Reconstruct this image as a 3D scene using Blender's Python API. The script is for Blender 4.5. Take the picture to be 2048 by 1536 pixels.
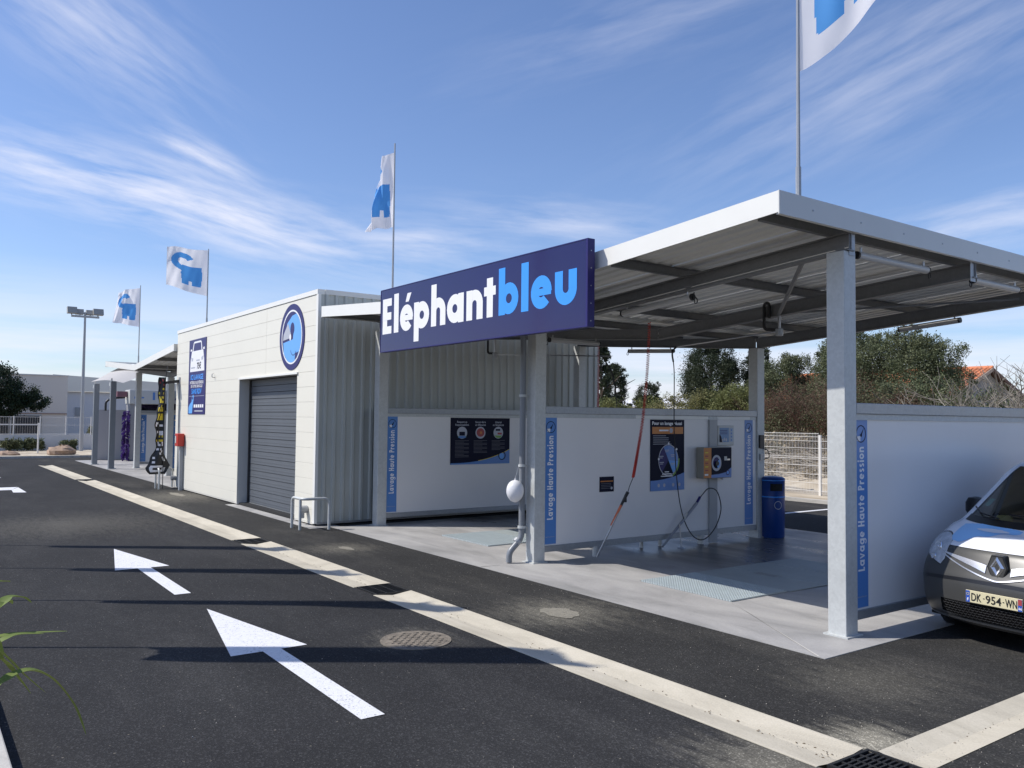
import bpy, math, random
import numpy as np
from mathutils import Matrix, Vector
from math import pi, sin, cos, radians

for o in list(bpy.data.objects):
    bpy.data.objects.remove(o)
scene = bpy.context.scene
rnd = random.Random(7)
nrg = np.random.default_rng(11)

# ------------------------------------------------------------------ camera
cam_d = bpy.data.cameras.new('camera')
cam_d.sensor_width = 36.0
cam_d.lens = 36.0 * 1679.88 / 2048.0
cam_d.clip_start = 0.1
cam_d.clip_end = 3000
cam = bpy.data.objects.new('camera', cam_d)
scene.collection.objects.link(cam)
RX = Vector((0.58679893, 0.80966545, 0.01043405))
DN = Vector((-0.02788736, 0.03308595, -0.99906337))
FW = Vector((-0.80925231, 0.58595834, 0.04199423))
mw = Matrix.Identity(4)
for i in range(3):
    mw[i][0] = RX[i]; mw[i][1] = -DN[i]; mw[i][2] = -FW[i]
mw[2][3] = 2.1
cam.matrix_world = mw
scene.camera = cam

# ------------------------------------------------------------------ sun and sky
SUN_AZ = radians(56.2)       # direction the light travels, seen from above
SUN_EL = radians(48.5)
trav = Vector((cos(SUN_AZ) * cos(SUN_EL), sin(SUN_AZ) * cos(SUN_EL), -sin(SUN_EL)))
sd = bpy.data.lights.new('sun', 'SUN')
sd.energy = 4.0
sd.angle = radians(0.5)
sd.color = (1.0, 0.955, 0.89)
sun = bpy.data.objects.new('sun', sd)
scene.collection.objects.link(sun)
sun.rotation_euler = trav.to_track_quat('-Z', 'Y').to_euler()
sun.location = (0, 0, 40)

world = bpy.data.worlds.new('World')
scene.world = world
world.use_nodes = True
wn = world.node_tree
wn.nodes.clear()


def N(nt, t, **kw):
    n = nt.nodes.new(t)
    for k, v in kw.items():
        if k.startswith('i_'):
            key = k[2:]
            key = int(key) if key.isdigit() else key.replace('_', ' ')
            n.inputs[key].default_value = v
        else:
            setattr(n, k, v)
    return n


def mth(nt, op, a, b=None, c=None, clamp=False):
    n = nt.nodes.new('ShaderNodeMath'); n.operation = op; n.use_clamp = clamp
    for i, v in enumerate((a, b, c)):
        if v is None: continue
        if isinstance(v, (int, float)): n.inputs[i].default_value = v
        else: nt.links.new(v, n.inputs[i])
    return n.outputs[0]


sky = N(wn, 'ShaderNodeTexSky')
sky.sky_type = 'NISHITA'
sky.sun_disc = False
sky.sun_elevation = SUN_EL
src = -trav                                   # towards the sun
sky.sun_rotation = math.atan2(src.x, src.y)
sky.altitude = 300
sky.air_density = 1.0
sky.dust_density = 0.6
sky.ozone_density = 2.0
tc = N(wn, 'ShaderNodeTexCoord')
sep = N(wn, 'ShaderNodeSeparateXYZ')
wn.links.new(tc.outputs['Generated'], sep.inputs[0])
X, Y, Z = sep.outputs


def patch(dx, dy, dz, wid, tall, tilt, amp, seed):
    """a streaky bank of cirrus round one direction of the sky"""
    d = Vector((dx, dy, dz)).normalized()
    side = d.cross(Vector((0, 0, 1))).normalized()
    up = side.cross(d)
    c_, s_ = cos(radians(tilt)), sin(radians(tilt))
    side, up = side * c_ + up * s_, up * c_ - side * s_
    def dot(v):
        n = N(wn, 'ShaderNodeVectorMath', operation='DOT_PRODUCT')
        wn.links.new(wv, n.inputs[0]); n.inputs[1].default_value = v
        return n.outputs['Value']
    da = dot(side); db = dot(up)
    a = mth(wn, 'DIVIDE', da, wid); b = mth(wn, 'DIVIDE', db, tall)
    r2 = mth(wn, 'ADD', mth(wn, 'MULTIPLY', a, a), mth(wn, 'MULTIPLY', b, b))
    g = mth(wn, 'EXPONENT', mth(wn, 'MULTIPLY', r2, -1.0))
    front = mth(wn, 'GREATER_THAN', dot(d), 0.0)
    cv = N(wn, 'ShaderNodeCombineXYZ')
    wn.links.new(mth(wn, 'MULTIPLY', da, 7.0), cv.inputs[0]); wn.links.new(mth(wn, 'MULTIPLY', db, 42.0), cv.inputs[1]); cv.inputs[2].default_value = seed
    nz = N(wn, 'ShaderNodeTexNoise', i_Scale=1.0, i_Detail=6.0, i_Roughness=0.60, i_Distortion=0.15)
    wn.links.new(cv.outputs[0], nz.inputs['Vector'])
    st = mth(wn, 'MULTIPLY', mth(wn, 'SUBTRACT', mth(wn, 'ADD', nz.outputs['Fac'], mth(wn, 'MULTIPLY', g, .22)), 0.50), 2.6, clamp=True)
    return mth(wn, 'MULTIPLY', mth(wn, 'MULTIPLY', mth(wn, 'MULTIPLY', g, front), st), amp)


# bend the directions a little so that the streaks are not straight
wz = N(wn, 'ShaderNodeTexNoise', i_Scale=3.2, i_Detail=3.0)
wn.links.new(tc.outputs['Generated'], wz.inputs['Vector'])
wm = N(wn, 'ShaderNodeVectorMath', operation='MULTIPLY_ADD')
wsub = N(wn, 'ShaderNodeVectorMath', operation='SUBTRACT'); wn.links.new(wz.outputs['Color'], wsub.inputs[0]); wsub.inputs[1].default_value = (.5, .5, .5)
wn.links.new(wsub.outputs[0], wm.inputs[0]); wm.inputs[1].default_value = (.035, .035, .035); wn.links.new(tc.outputs['Generated'], wm.inputs[2])
wv = wm.outputs[0]
bank = None
for args in [(-.938, .255, .222, .22, .040, -9, 1.35, 1.), (-.917, .140, .385, .12, .055, -30, .65, 4.), (-.857, .472, .207, .13, .022, -2, .8, 7.),
             (-.927, .251, .277, .06, .016, -18, 1.1, 9.), (-.755, .60, .232, .15, .026, -4, .65, 12.),
             (-.45, .81, .370, .24, .075, 20, .36, 18.), (-.966, .078, .248, .07, .022, -10, .7, 21.), (-.634, .638, .437, .20, .04, 14, .25, 24.),
             (-.382, .90, .211, .16, .03, 6, .7, 27.), (.5, -.8, .35, .5, .1, -15, .7, 36.)]:
    pch = patch(*args)
    bank = pch if bank is None else mth(wn, 'ADD', bank, pch)
bankc = bank
# low banks of cloud near the horizon
el = mth(wn, 'MULTIPLY', mth(wn, 'SUBTRACT', 0.165, Z), 9.0, clamp=True)
mp2 = N(wn, 'ShaderNodeMapping')
mp2.inputs['Scale'].default_value = (2.2, 2.2, 26)
wn.links.new(tc.outputs['Generated'], mp2.inputs[0])
n3 = N(wn, 'ShaderNodeTexNoise', i_Scale=1.3, i_Detail=5.0, i_Roughness=0.55)
wn.links.new(mp2.outputs[0], n3.inputs['Vector'])
low = mth(wn, 'MULTIPLY', mth(wn, 'MULTIPLY', mth(wn, 'SUBTRACT', n3.outputs['Fac'], 0.33), 4.2, clamp=True), el)
tot = mth(wn, 'ADD', mth(wn, 'MULTIPLY', bankc, 0.78), mth(wn, 'MULTIPLY', low, 0.74), clamp=True)
mix = N(wn, 'ShaderNodeMix', data_type='RGBA')
wn.links.new(tot, mix.inputs[0])
tint = N(wn, 'ShaderNodeMix', data_type='RGBA', blend_type='MULTIPLY')
tint.inputs[0].default_value = 1.0
wn.links.new(sky.outputs[0], tint.inputs[6])
tint.inputs[7].default_value = (0.83, 0.87, 1.03, 1)
wn.links.new(tint.outputs[2], mix.inputs[6])
mix.inputs[7].default_value = (6.0, 6.1, 6.9, 1)
bg = N(wn, 'ShaderNodeBackground')
bg.inputs['Strength'].default_value = 0.125
wn.links.new(mix.outputs[2], bg.inputs[0])
wo = N(wn, 'ShaderNodeOutputWorld')
wn.links.new(bg.outputs[0], wo.inputs[0])

scene.view_settings.view_transform = 'Standard'
scene.view_settings.look = 'None'
scene.view_settings.exposure = 0.30
scene.view_settings.gamma = 1.0
scene.view_settings.use_curve_mapping = False
scene.render.engine = 'CYCLES'
scene.cycles.max_bounces = 8

# ------------------------------------------------------------------ materials
_mats = {}


def mat(name, col, rough=0.5, metal=0.0, var=0.0, vs=4.0, bump=0.0, bs=60.0, spec=0.5, coat=0.0, var_col=None,
        island=0.0, det=4.0, trans=0.0, streak=None):
    if name in _mats: return _mats[name]
    m = bpy.data.materials.new(name); m.use_nodes = True
    nt = m.node_tree; p = nt.nodes['Principled BSDF']
    p.inputs['Roughness'].default_value = rough
    p.inputs['Metallic'].default_value = metal
    p.inputs['Specular IOR Level'].default_value = spec
    p.inputs['Coat Weight'].default_value = coat
    base = (*col, 1)
    p.inputs['Base Color'].default_value = base
    co = N(nt, 'ShaderNodeTexCoord')
    cur = None
    if var > 0:
        vec = co.outputs['Object']
        if streak:
            mpn = N(nt, 'ShaderNodeMapping'); mpn.inputs['Scale'].default_value = streak
            nt.links.new(vec, mpn.inputs[0]); vec = mpn.outputs[0]
        nz = N(nt, 'ShaderNodeTexNoise', i_Scale=vs, i_Detail=det, i_Roughness=0.6)
        nt.links.new(vec, nz.inputs['Vector'])
        rp = N(nt, 'ShaderNodeMapRange'); rp.inputs['From Min'].default_value = 0.3; rp.inputs['From Max'].default_value = 0.7
        nt.links.new(nz.outputs['Fac'], rp.inputs['Value'])
        mx = N(nt, 'ShaderNodeMix', data_type='RGBA')
        nt.links.new(rp.outputs[0], mx.inputs[0])
        vc = var_col or tuple(c * (1 - var) for c in col)
        mx.inputs[6].default_value = base; mx.inputs[7].default_value = (*vc, 1)
        cur = mx.outputs[2]
    if island > 0:
        g = N(nt, 'ShaderNodeNewGeometry')
        hs = N(nt, 'ShaderNodeHueSaturation')
        mr = N(nt, 'ShaderNodeMapRange'); mr.inputs['To Min'].default_value = 1 - island; mr.inputs['To Max'].default_value = 1 + island
        nt.links.new(g.outputs['Random Per Island'], mr.inputs['Value'])
        nt.links.new(mr.outputs[0], hs.inputs['Value'])
        if cur is not None: nt.links.new(cur, hs.inputs['Color'])
        else: hs.inputs['Color'].default_value = base
        cur = hs.outputs[0]
    if cur is not None: nt.links.new(cur, p.inputs['Base Color'])
    if bump > 0:
        nb = N(nt, 'ShaderNodeTexNoise', i_Scale=bs, i_Detail=4.0)
        nt.links.new(co.outputs['Object'], nb.inputs['Vector'])
        b = N(nt, 'ShaderNodeBump'); b.inputs['Strength'].default_value = bump; b.inputs['Distance'].default_value = 0.01
        nt.links.new(nb.outputs['Fac'], b.inputs['Height'])
        nt.links.new(b.outputs[0], p.inputs['Normal'])
    if trans > 0:
        tr = N(nt, 'ShaderNodeBsdfTranslucent')
        if cur is not None: nt.links.new(cur, tr.inputs[0])
        else: tr.inputs[0].default_value = base
        ms = N(nt, 'ShaderNodeMixShader'); ms.inputs[0].default_value = trans
        nt.links.new(p.outputs[0], ms.inputs[1]); nt.links.new(tr.outputs[0], ms.inputs[2])
        nt.links.new(ms.outputs[0], nt.nodes['Material Output'].inputs['Surface'])
    _mats[name] = m
    return m


def asphalt(name, c1, c2, dust, dust_amt, dusty=()):
    m = bpy.data.materials.new(name); m.use_nodes = True
    nt = m.node_tree; p = nt.nodes['Principled BSDF']
    co = N(nt, 'ShaderNodeTexCoord').outputs['Object']
    big = N(nt, 'ShaderNodeTexNoise', i_Scale=0.55, i_Detail=7.0, i_Roughness=0.65)
    nt.links.new(co, big.inputs['Vector'])
    mx = N(nt, 'ShaderNodeMix', data_type='RGBA')
    mx.inputs[6].default_value = (*c1, 1); mx.inputs[7].default_value = (*c2, 1)
    nt.links.new(mth(nt, 'MULTIPLY', mth(nt, 'SUBTRACT', big.outputs['Fac'], 0.35), 3.0, clamp=True), mx.inputs[0])
    # pale dust swept into streaks
    mpn = N(nt, 'ShaderNodeMapping'); mpn.inputs['Rotation'].default_value = (0, 0, 0.12); mpn.inputs['Scale'].default_value = (0.35, 1.2, 1)
    nt.links.new(co, mpn.inputs[0])
    d = N(nt, 'ShaderNodeTexNoise', i_Scale=0.8, i_Detail=8.0, i_Roughness=0.7)
    nt.links.new(mpn.outputs[0], d.inputs['Vector'])
    dm = mth(nt, 'MULTIPLY', mth(nt, 'SUBTRACT', d.outputs['Fac'], 0.50), 4.5, clamp=True)
    mx2 = N(nt, 'ShaderNodeMix', data_type='RGBA')
    nt.links.new(mth(nt, 'MULTIPLY', dm, dust_amt), mx2.inputs[0])
    nt.links.new(mx.outputs[2], mx2.inputs[6]); mx2.inputs[7].default_value = (*dust, 1)
    if dusty:
        cur = mx2.outputs[2]
        for (cx, cy, rad, am) in dusty:
            dn = N(nt, 'ShaderNodeVectorMath', operation='DISTANCE'); nt.links.new(co, dn.inputs[0]); dn.inputs[1].default_value = (cx, cy, 0)
            fall = mth(nt, 'SUBTRACT', 1.0, mth(nt, 'DIVIDE', dn.outputs['Value'], rad), clamp=True)
            fn = N(nt, 'ShaderNodeTexNoise', i_Scale=9.0, i_Detail=9.0, i_Roughness=0.75); nt.links.new(mpn.outputs[0], fn.inputs['Vector'])
            k_ = mth(nt, 'MULTIPLY', mth(nt, 'SUBTRACT', mth(nt, 'ADD', fn.outputs['Fac'], mth(nt, 'MULTIPLY', fall, .35)), .56), 5.0, clamp=True)
            mq = N(nt, 'ShaderNodeMix', data_type='RGBA'); nt.links.new(mth(nt, 'MULTIPLY', mth(nt, 'MULTIPLY', k_, fall), am), mq.inputs[0])
            nt.links.new(cur, mq.inputs[6]); mq.inputs[7].default_value = (.42, .39, .31, 1); cur = mq.outputs[2]
        mx2 = mq
    # aggregate: every stone a little different
    v = N(nt, 'ShaderNodeTexVoronoi', i_Scale=95.0)
    nt.links.new(co, v.inputs['Vector'])
    sp = N(nt, 'ShaderNodeSeparateColor'); nt.links.new(v.outputs['Color'], sp.inputs[0])
    k = mth(nt, 'POWER', sp.outputs[0], 5.0)
    hs = N(nt, 'ShaderNodeHueSaturation')
    nt.links.new(mth(nt, 'ADD', mth(nt, 'MULTIPLY', k, 1.1), 0.80), hs.inputs['Value'])
    nt.links.new(mx2.outputs[2], hs.inputs['Color'])
    # rare pale chips
    v2 = N(nt, 'ShaderNodeTexVoronoi', i_Scale=22.0)
    nt.links.new(co, v2.inputs['Vector'])
    sp2 = N(nt, 'ShaderNodeSeparateColor'); nt.links.new(v2.outputs['Color'], sp2.inputs[0])
    chip = mth(nt, 'MULTIPLY', mth(nt, 'GREATER_THAN', sp2.outputs[1], 0.965), mth(nt, 'LESS_THAN', v2.outputs['Distance'], 0.16))
    mx3 = N(nt, 'ShaderNodeMix', data_type='RGBA')
    nt.links.new(mth(nt, 'MULTIPLY', chip, 0.4), mx3.inputs[0])
    nt.links.new(hs.outputs[0], mx3.inputs[6]); mx3.inputs[7].default_value = (0.30, 0.27, 0.22, 1)
    nt.links.new(mx3.outputs[2], p.inputs['Base Color'])
    p.inputs['Roughness'].default_value = 0.9
    p.inputs['Specular IOR Level'].default_value = 0.15
    b = N(nt, 'ShaderNodeBump'); b.inputs['Strength'].default_value = 0.55; b.inputs['Distance'].default_value = 0.004
    nt.links.new(v.outputs['Distance'], b.inputs['Height'])
    nt.links.new(b.outputs[0], p.inputs['Normal'])
    return m


M_road = asphalt('road_asphalt', (0.026, 0.026, 0.0268), (0.035, 0.035, 0.0358), (0.11, 0.108, 0.104), 0.20, [(-3.3, 4.35, .9, .35), (-18, 2.6, 3.5, .12), (-7.1, 4.0, .7, .22)])
M_road2 = asphalt('forecourt_asphalt', (0.028, 0.0275, 0.0265), (0.042, 0.041, 0.039), (0.13, 0.122, 0.105), 0.34, [(-3.15, 5.25, .6, .7), (-3.9, 6.4, 1.1, .14), (-7.2, 5.85, 1.2, .3), (-12.6, 5.8, 1.0, .22), (-23, 5.9, 3, .2)])


def concrete(name, c1, c2, c3, rough=0.8, s1=1.1, stretch=(0.6, 1.6, 1), wet_shade=None):
    m = bpy.data.materials.new(name); m.use_nodes = True
    nt = m.node_tree; p = nt.nodes['Principled BSDF']
    co = N(nt, 'ShaderNodeTexCoord').outputs['Object']
    mpn = N(nt, 'ShaderNodeMapping'); mpn.inputs['Rotation'].default_value = (0, 0, 0.5); mpn.inputs['Scale'].default_value = stretch
    nt.links.new(co, mpn.inputs[0])
    a = N(nt, 'ShaderNodeTexNoise', i_Scale=s1, i_Detail=6.0, i_Roughness=0.6, i_Distortion=0.6)
    nt.links.new(mpn.outputs[0], a.inputs['Vector'])
    rp = N(nt, 'ShaderNodeValToRGB')
    e = rp.color_ramp.elements
    e[0].position = 0.34; e[0].color = (*c1, 1); e[1].position = 0.66; e[1].color = (*c3, 1)
    mid = e.new(0.5); mid.color = (*c2, 1)
    nt.links.new(a.outputs['Fac'], rp.inputs[0])
    f = N(nt, 'ShaderNodeTexNoise', i_Scale=70.0, i_Detail=3.0)
    nt.links.new(co, f.inputs['Vector'])
    hs = N(nt, 'ShaderNodeHueSaturation')
    nt.links.new(mth(nt, 'ADD', mth(nt, 'MULTIPLY', f.outputs['Fac'], 0.36), 0.82), hs.inputs['Value'])
    nt.links.new(rp.outputs[0], hs.inputs['Color'])
    out = hs.outputs[0]
    if wet_shade:  # beyond this y: bay shade put into the colour, along with damp gloss
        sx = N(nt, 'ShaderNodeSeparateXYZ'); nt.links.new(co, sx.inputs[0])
        w_ = mth(nt, 'MULTIPLY', mth(nt, 'SUBTRACT', mth(nt, 'ADD', sx.outputs[1], mth(nt, 'MULTIPLY', a.outputs['Fac'], 1.6)), wet_shade + .8), 1.3, clamp=True)
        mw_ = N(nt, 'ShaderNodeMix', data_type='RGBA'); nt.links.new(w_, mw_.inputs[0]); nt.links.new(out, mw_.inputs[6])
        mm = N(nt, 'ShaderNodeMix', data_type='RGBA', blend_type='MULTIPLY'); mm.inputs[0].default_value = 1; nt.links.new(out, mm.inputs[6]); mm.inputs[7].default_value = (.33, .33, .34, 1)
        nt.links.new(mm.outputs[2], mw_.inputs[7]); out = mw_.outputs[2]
    nt.links.new(out, p.inputs['Base Color'])
    p.inputs['Roughness'].default_value = rough
    if wet_shade: nt.links.new(mth(nt, 'SUBTRACT', rough, mth(nt, 'MULTIPLY', w_, mth(nt, 'MULTIPLY', a.outputs['Fac'], .55))), p.inputs['Roughness'])
    b = N(nt, 'ShaderNodeBump'); b.inputs['Strength'].default_value = 0.25; b.inputs['Distance'].default_value = 0.004
    nt.links.new(f.outputs['Fac'], b.inputs['Height']); nt.links.new(b.outputs[0], p.inputs['Normal'])
    return m


M_slab = concrete('slab_concrete', (0.25, 0.245, 0.235), (0.34, 0.33, 0.32), (0.41, 0.40, 0.38), 0.6, wet_shade=9.0)
M_gutter = concrete('gutter_concrete', (0.42, 0.38, 0.30), (0.50, 0.455, 0.36), (0.56, 0.51, 0.41), 0.85, 2.2, (0.5, 1.2, 1))
M_kerb = concrete('kerb_concrete', (0.36, 0.35, 0.32), (0.46, 0.44, 0.40), (0.52, 0.50, 0.46), 0.85, 2.0)
M_wallc = concrete('rendered_wall', (0.60, 0.58, 0.55), (0.66, 0.64, 0.61), (0.70, 0.68, 0.65), 0.9, 0.4)
M_earth = concrete('dry_earth', (0.16, 0.13, 0.09), (0.26, 0.21, 0.14), (0.34, 0.28, 0.20), 0.95, 0.5)
M_verge = concrete('sandy_verge', (0.34, 0.28, 0.20), (0.46, 0.39, 0.29), (0.55, 0.49, 0.39), 0.95, 0.9)


def galvanised(name, c, rough=0.42, metal=0.55):
    m = bpy.data.materials.new(name); m.use_nodes = True
    nt = m.node_tree; p = nt.nodes['Principled BSDF']
    co = N(nt, 'ShaderNodeTexCoord').outputs['Object']
    v = N(nt, 'ShaderNodeTexNoise', i_Scale=7.0, i_Detail=6.0, i_Roughness=0.7)
    nt.links.new(co, v.inputs['Vector'])
    w = N(nt, 'ShaderNodeTexVoronoi', i_Scale=38.0); nt.links.new(co, w.inputs['Vector'])
    sp = N(nt, 'ShaderNodeSeparateColor'); nt.links.new(w.outputs['Color'], sp.inputs[0])
    s = mth(nt, 'ADD', mth(nt, 'MULTIPLY', v.outputs['Fac'], 0.34), mth(nt, 'MULTIPLY', sp.outputs[0], 0.10))
    hs = N(nt, 'ShaderNodeHueSaturation'); hs.inputs['Color'].default_value = (*c, 1)
    nt.links.new(mth(nt, 'ADD', s, 0.78), hs.inputs['Value'])
    nt.links.new(hs.outputs[0], p.inputs['Base Color'])
    nt.links.new(mth(nt, 'ADD', mth(nt, 'MULTIPLY', v.outputs['Fac'], 0.25), rough - 0.1), p.inputs['Roughness'])
    p.inputs['Metallic'].default_value = metal
    return m


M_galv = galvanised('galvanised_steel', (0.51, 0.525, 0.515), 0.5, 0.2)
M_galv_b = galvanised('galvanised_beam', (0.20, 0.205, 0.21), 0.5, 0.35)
M_alu = galvanised('aluminium_rail', (0.33, 0.345, 0.36), 0.4, 0.5)
M_clad = mat('cream_cladding', (0.75, 0.725, 0.63), 0.38, var=0.04, vs=1.2, bump=0.05, bs=40)
M_trim = mat('white_trim', (0.78, 0.775, 0.73), 0.35, var=0.03, vs=3)
M_fascia = mat('fascia_sheet', (0.66, 0.66, 0.63), 0.35, var=0.05, vs=2)
M_corr = mat('ribbed_sheet', (0.46, 0.48, 0.45), 0.42, 0.1, var=0.08, vs=1.5)
M_roof_u = mat('roof_sheet_underside', (0.76, 0.76, 0.73), 0.45, 0.1, var=0.08, vs=1.0, streak=(0.4, 5, 1))
M_panel = mat('white_composite_panel', (0.77, 0.76, 0.75), 0.22, var=0.03, vs=1.0, spec=0.4)
M_door = mat('grey_door_slat', (0.098, 0.108, 0.122), 0.5, var=0.1, vs=2)
M_black = mat('black_plastic', (0.012, 0.012, 0.013), 0.45)
M_rubber = mat('black_rubber', (0.018, 0.018, 0.02), 0.6)
M_dark = mat('dark_void', (0.01, 0.01, 0.01), 0.9)
M_navy = mat('navy_sign_face', (0.012, 0.008, 0.085), 0.10, spec=0.5, var=0.1, vs=0.6)
M_navyp = mat('navy_print', (0.005, 0.006, 0.022), 0.6, spec=.2)
M_navys = mat('navy_sticker', (0.022, 0.018, 0.125), 0.4, spec=.3)
M_lblue = mat('light_blue_vinyl', (0.040, 0.30, 0.86), 0.3)
M_blue = mat('strip_blue_vinyl', (0.085, 0.225, 0.54), 0.3)
M_cyan = mat('emblem_blue_print', (0.13, 0.38, 0.80), 0.4)
M_white = mat('white_vinyl', (0.80, 0.80, 0.82), 0.35)
M_pale = mat('pale_print', (0.42, 0.44, 0.50), 0.4)
M_orange = mat('orange_print', (0.55, 0.19, 0.03), 0.4)
M_green = mat('green_print', (0.16, 0.35, 0.05), 0.4)
M_redp = mat('red_print', (0.35, 0.05, 0.05), 0.4)
M_paint = mat('white_road_paint', (0.76, 0.76, 0.77), 0.6, var=0.16, vs=26.0, bump=0.3, bs=150, det=8)
M_pvc = mat('grey_pvc', (0.34, 0.36, 0.38), 0.35, var=0.06, vs=6)
M_coil = mat('red_coil_plastic', (0.50, 0.045, 0.03), 0.35)
M_orh = mat('orange_handle', (0.55, 0.14, 0.06), 0.4)
M_bin = mat('blue_bin_plastic', (0.006, 0.045, 0.22), 0.32, var=0.08, vs=4)
M_red = mat('red_box_paint', (0.50, 0.03, 0.02), 0.35)
M_steel = mat('bare_steel', (0.45, 0.45, 0.46), 0.3, 0.8, var=0.1, vs=10)
M_grate = mat('moulded_grating', (0.46, 0.52, 0.53), 0.6, var=0.1, vs=5)
M_cast = mat('cast_iron', (0.030, 0.030, 0.030), 0.5, 0.3, var=0.3, vs=20)
M_castd = mat('dusty_cast_iron', (0.24, 0.205, 0.16), 0.85, var=0.55, vs=14, bump=0.4, bs=80)
M_cement = mat('rough_cement', (0.27, 0.25, 0.20), 0.95, var=0.4, vs=25, bump=0.8, bs=60)
M_flag = mat('white_flag_cloth', (0.90, 0.89, 0.92), 0.8, trans=0.45)
M_flagb = mat('blue_flag_print', (0.10, 0.36, 0.78), 0.8, trans=0.3)
M_lightw = mat('tube_light_diffuser', (0.46, 0.46, 0.45), 0.3)
M_galvpole = mat('pole_steel', (0.40, 0.41, 0.42), 0.4, 0.4, var=0.1, vs=5)
M_gfence = mat('white_fence_wire', (0.72, 0.70, 0.66), 0.5)
M_purple = mat('purple_bristle', (0.085, 0.035, 0.20), 0.7, island=0.6)
M_dpurple = mat('dark_purple_bristle', (0.035, 0.022, 0.07), 0.8, island=0.5)
M_yellow = mat('yellow_print', (0.70, 0.55, 0.04), 0.6)
M_offw = mat('offwhite_plastic', (0.55, 0.55, 0.52), 0.4)
M_tile = mat('clay_roof_tile', (0.56, 0.20, 0.09), 0.8, island=0.28)
M_bark = mat('bark', (0.11, 0.085, 0.065), 0.9, var=0.3, vs=9)
M_barkp = mat('pale_bark', (0.27, 0.24, 0.20), 0.9, var=0.3, vs=9)

pn = M_paint.node_tree; pb = pn.nodes['Principled BSDF']
lk = pb.inputs['Base Color'].links[0].from_socket
co_ = N(pn, 'ShaderNodeTexCoord').outputs['Object']
vv = N(pn, 'ShaderNodeTexVoronoi', i_Scale=95.0); pn.links.new(co_, vv.inputs['Vector'])
vs_ = N(pn, 'ShaderNodeSeparateColor'); pn.links.new(vv.outputs['Color'], vs_.inputs[0])
ww_ = N(pn, 'ShaderNodeTexNoise', i_Scale=2.5, i_Detail=5.0); pn.links.new(co_, ww_.inputs['Vector'])
hole = mth(pn, 'GREATER_THAN', mth(pn, 'ADD', mth(pn, 'MULTIPLY', ww_.outputs['Fac'], .35), vs_.outputs[0]), 1.13)
mh = N(pn, 'ShaderNodeMix', data_type='RGBA'); pn.links.new(mth(pn, 'MULTIPLY', hole, .55), mh.inputs[0]); pn.links.new(lk, mh.inputs[6]); mh.inputs[7].default_value = (.12, .12, .12, 1)
pn.links.new(mh.outputs[2], pb.inputs['Base Color'])

# ------------------------------------------------------------------ mesh helpers
COL = scene.collection


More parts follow.
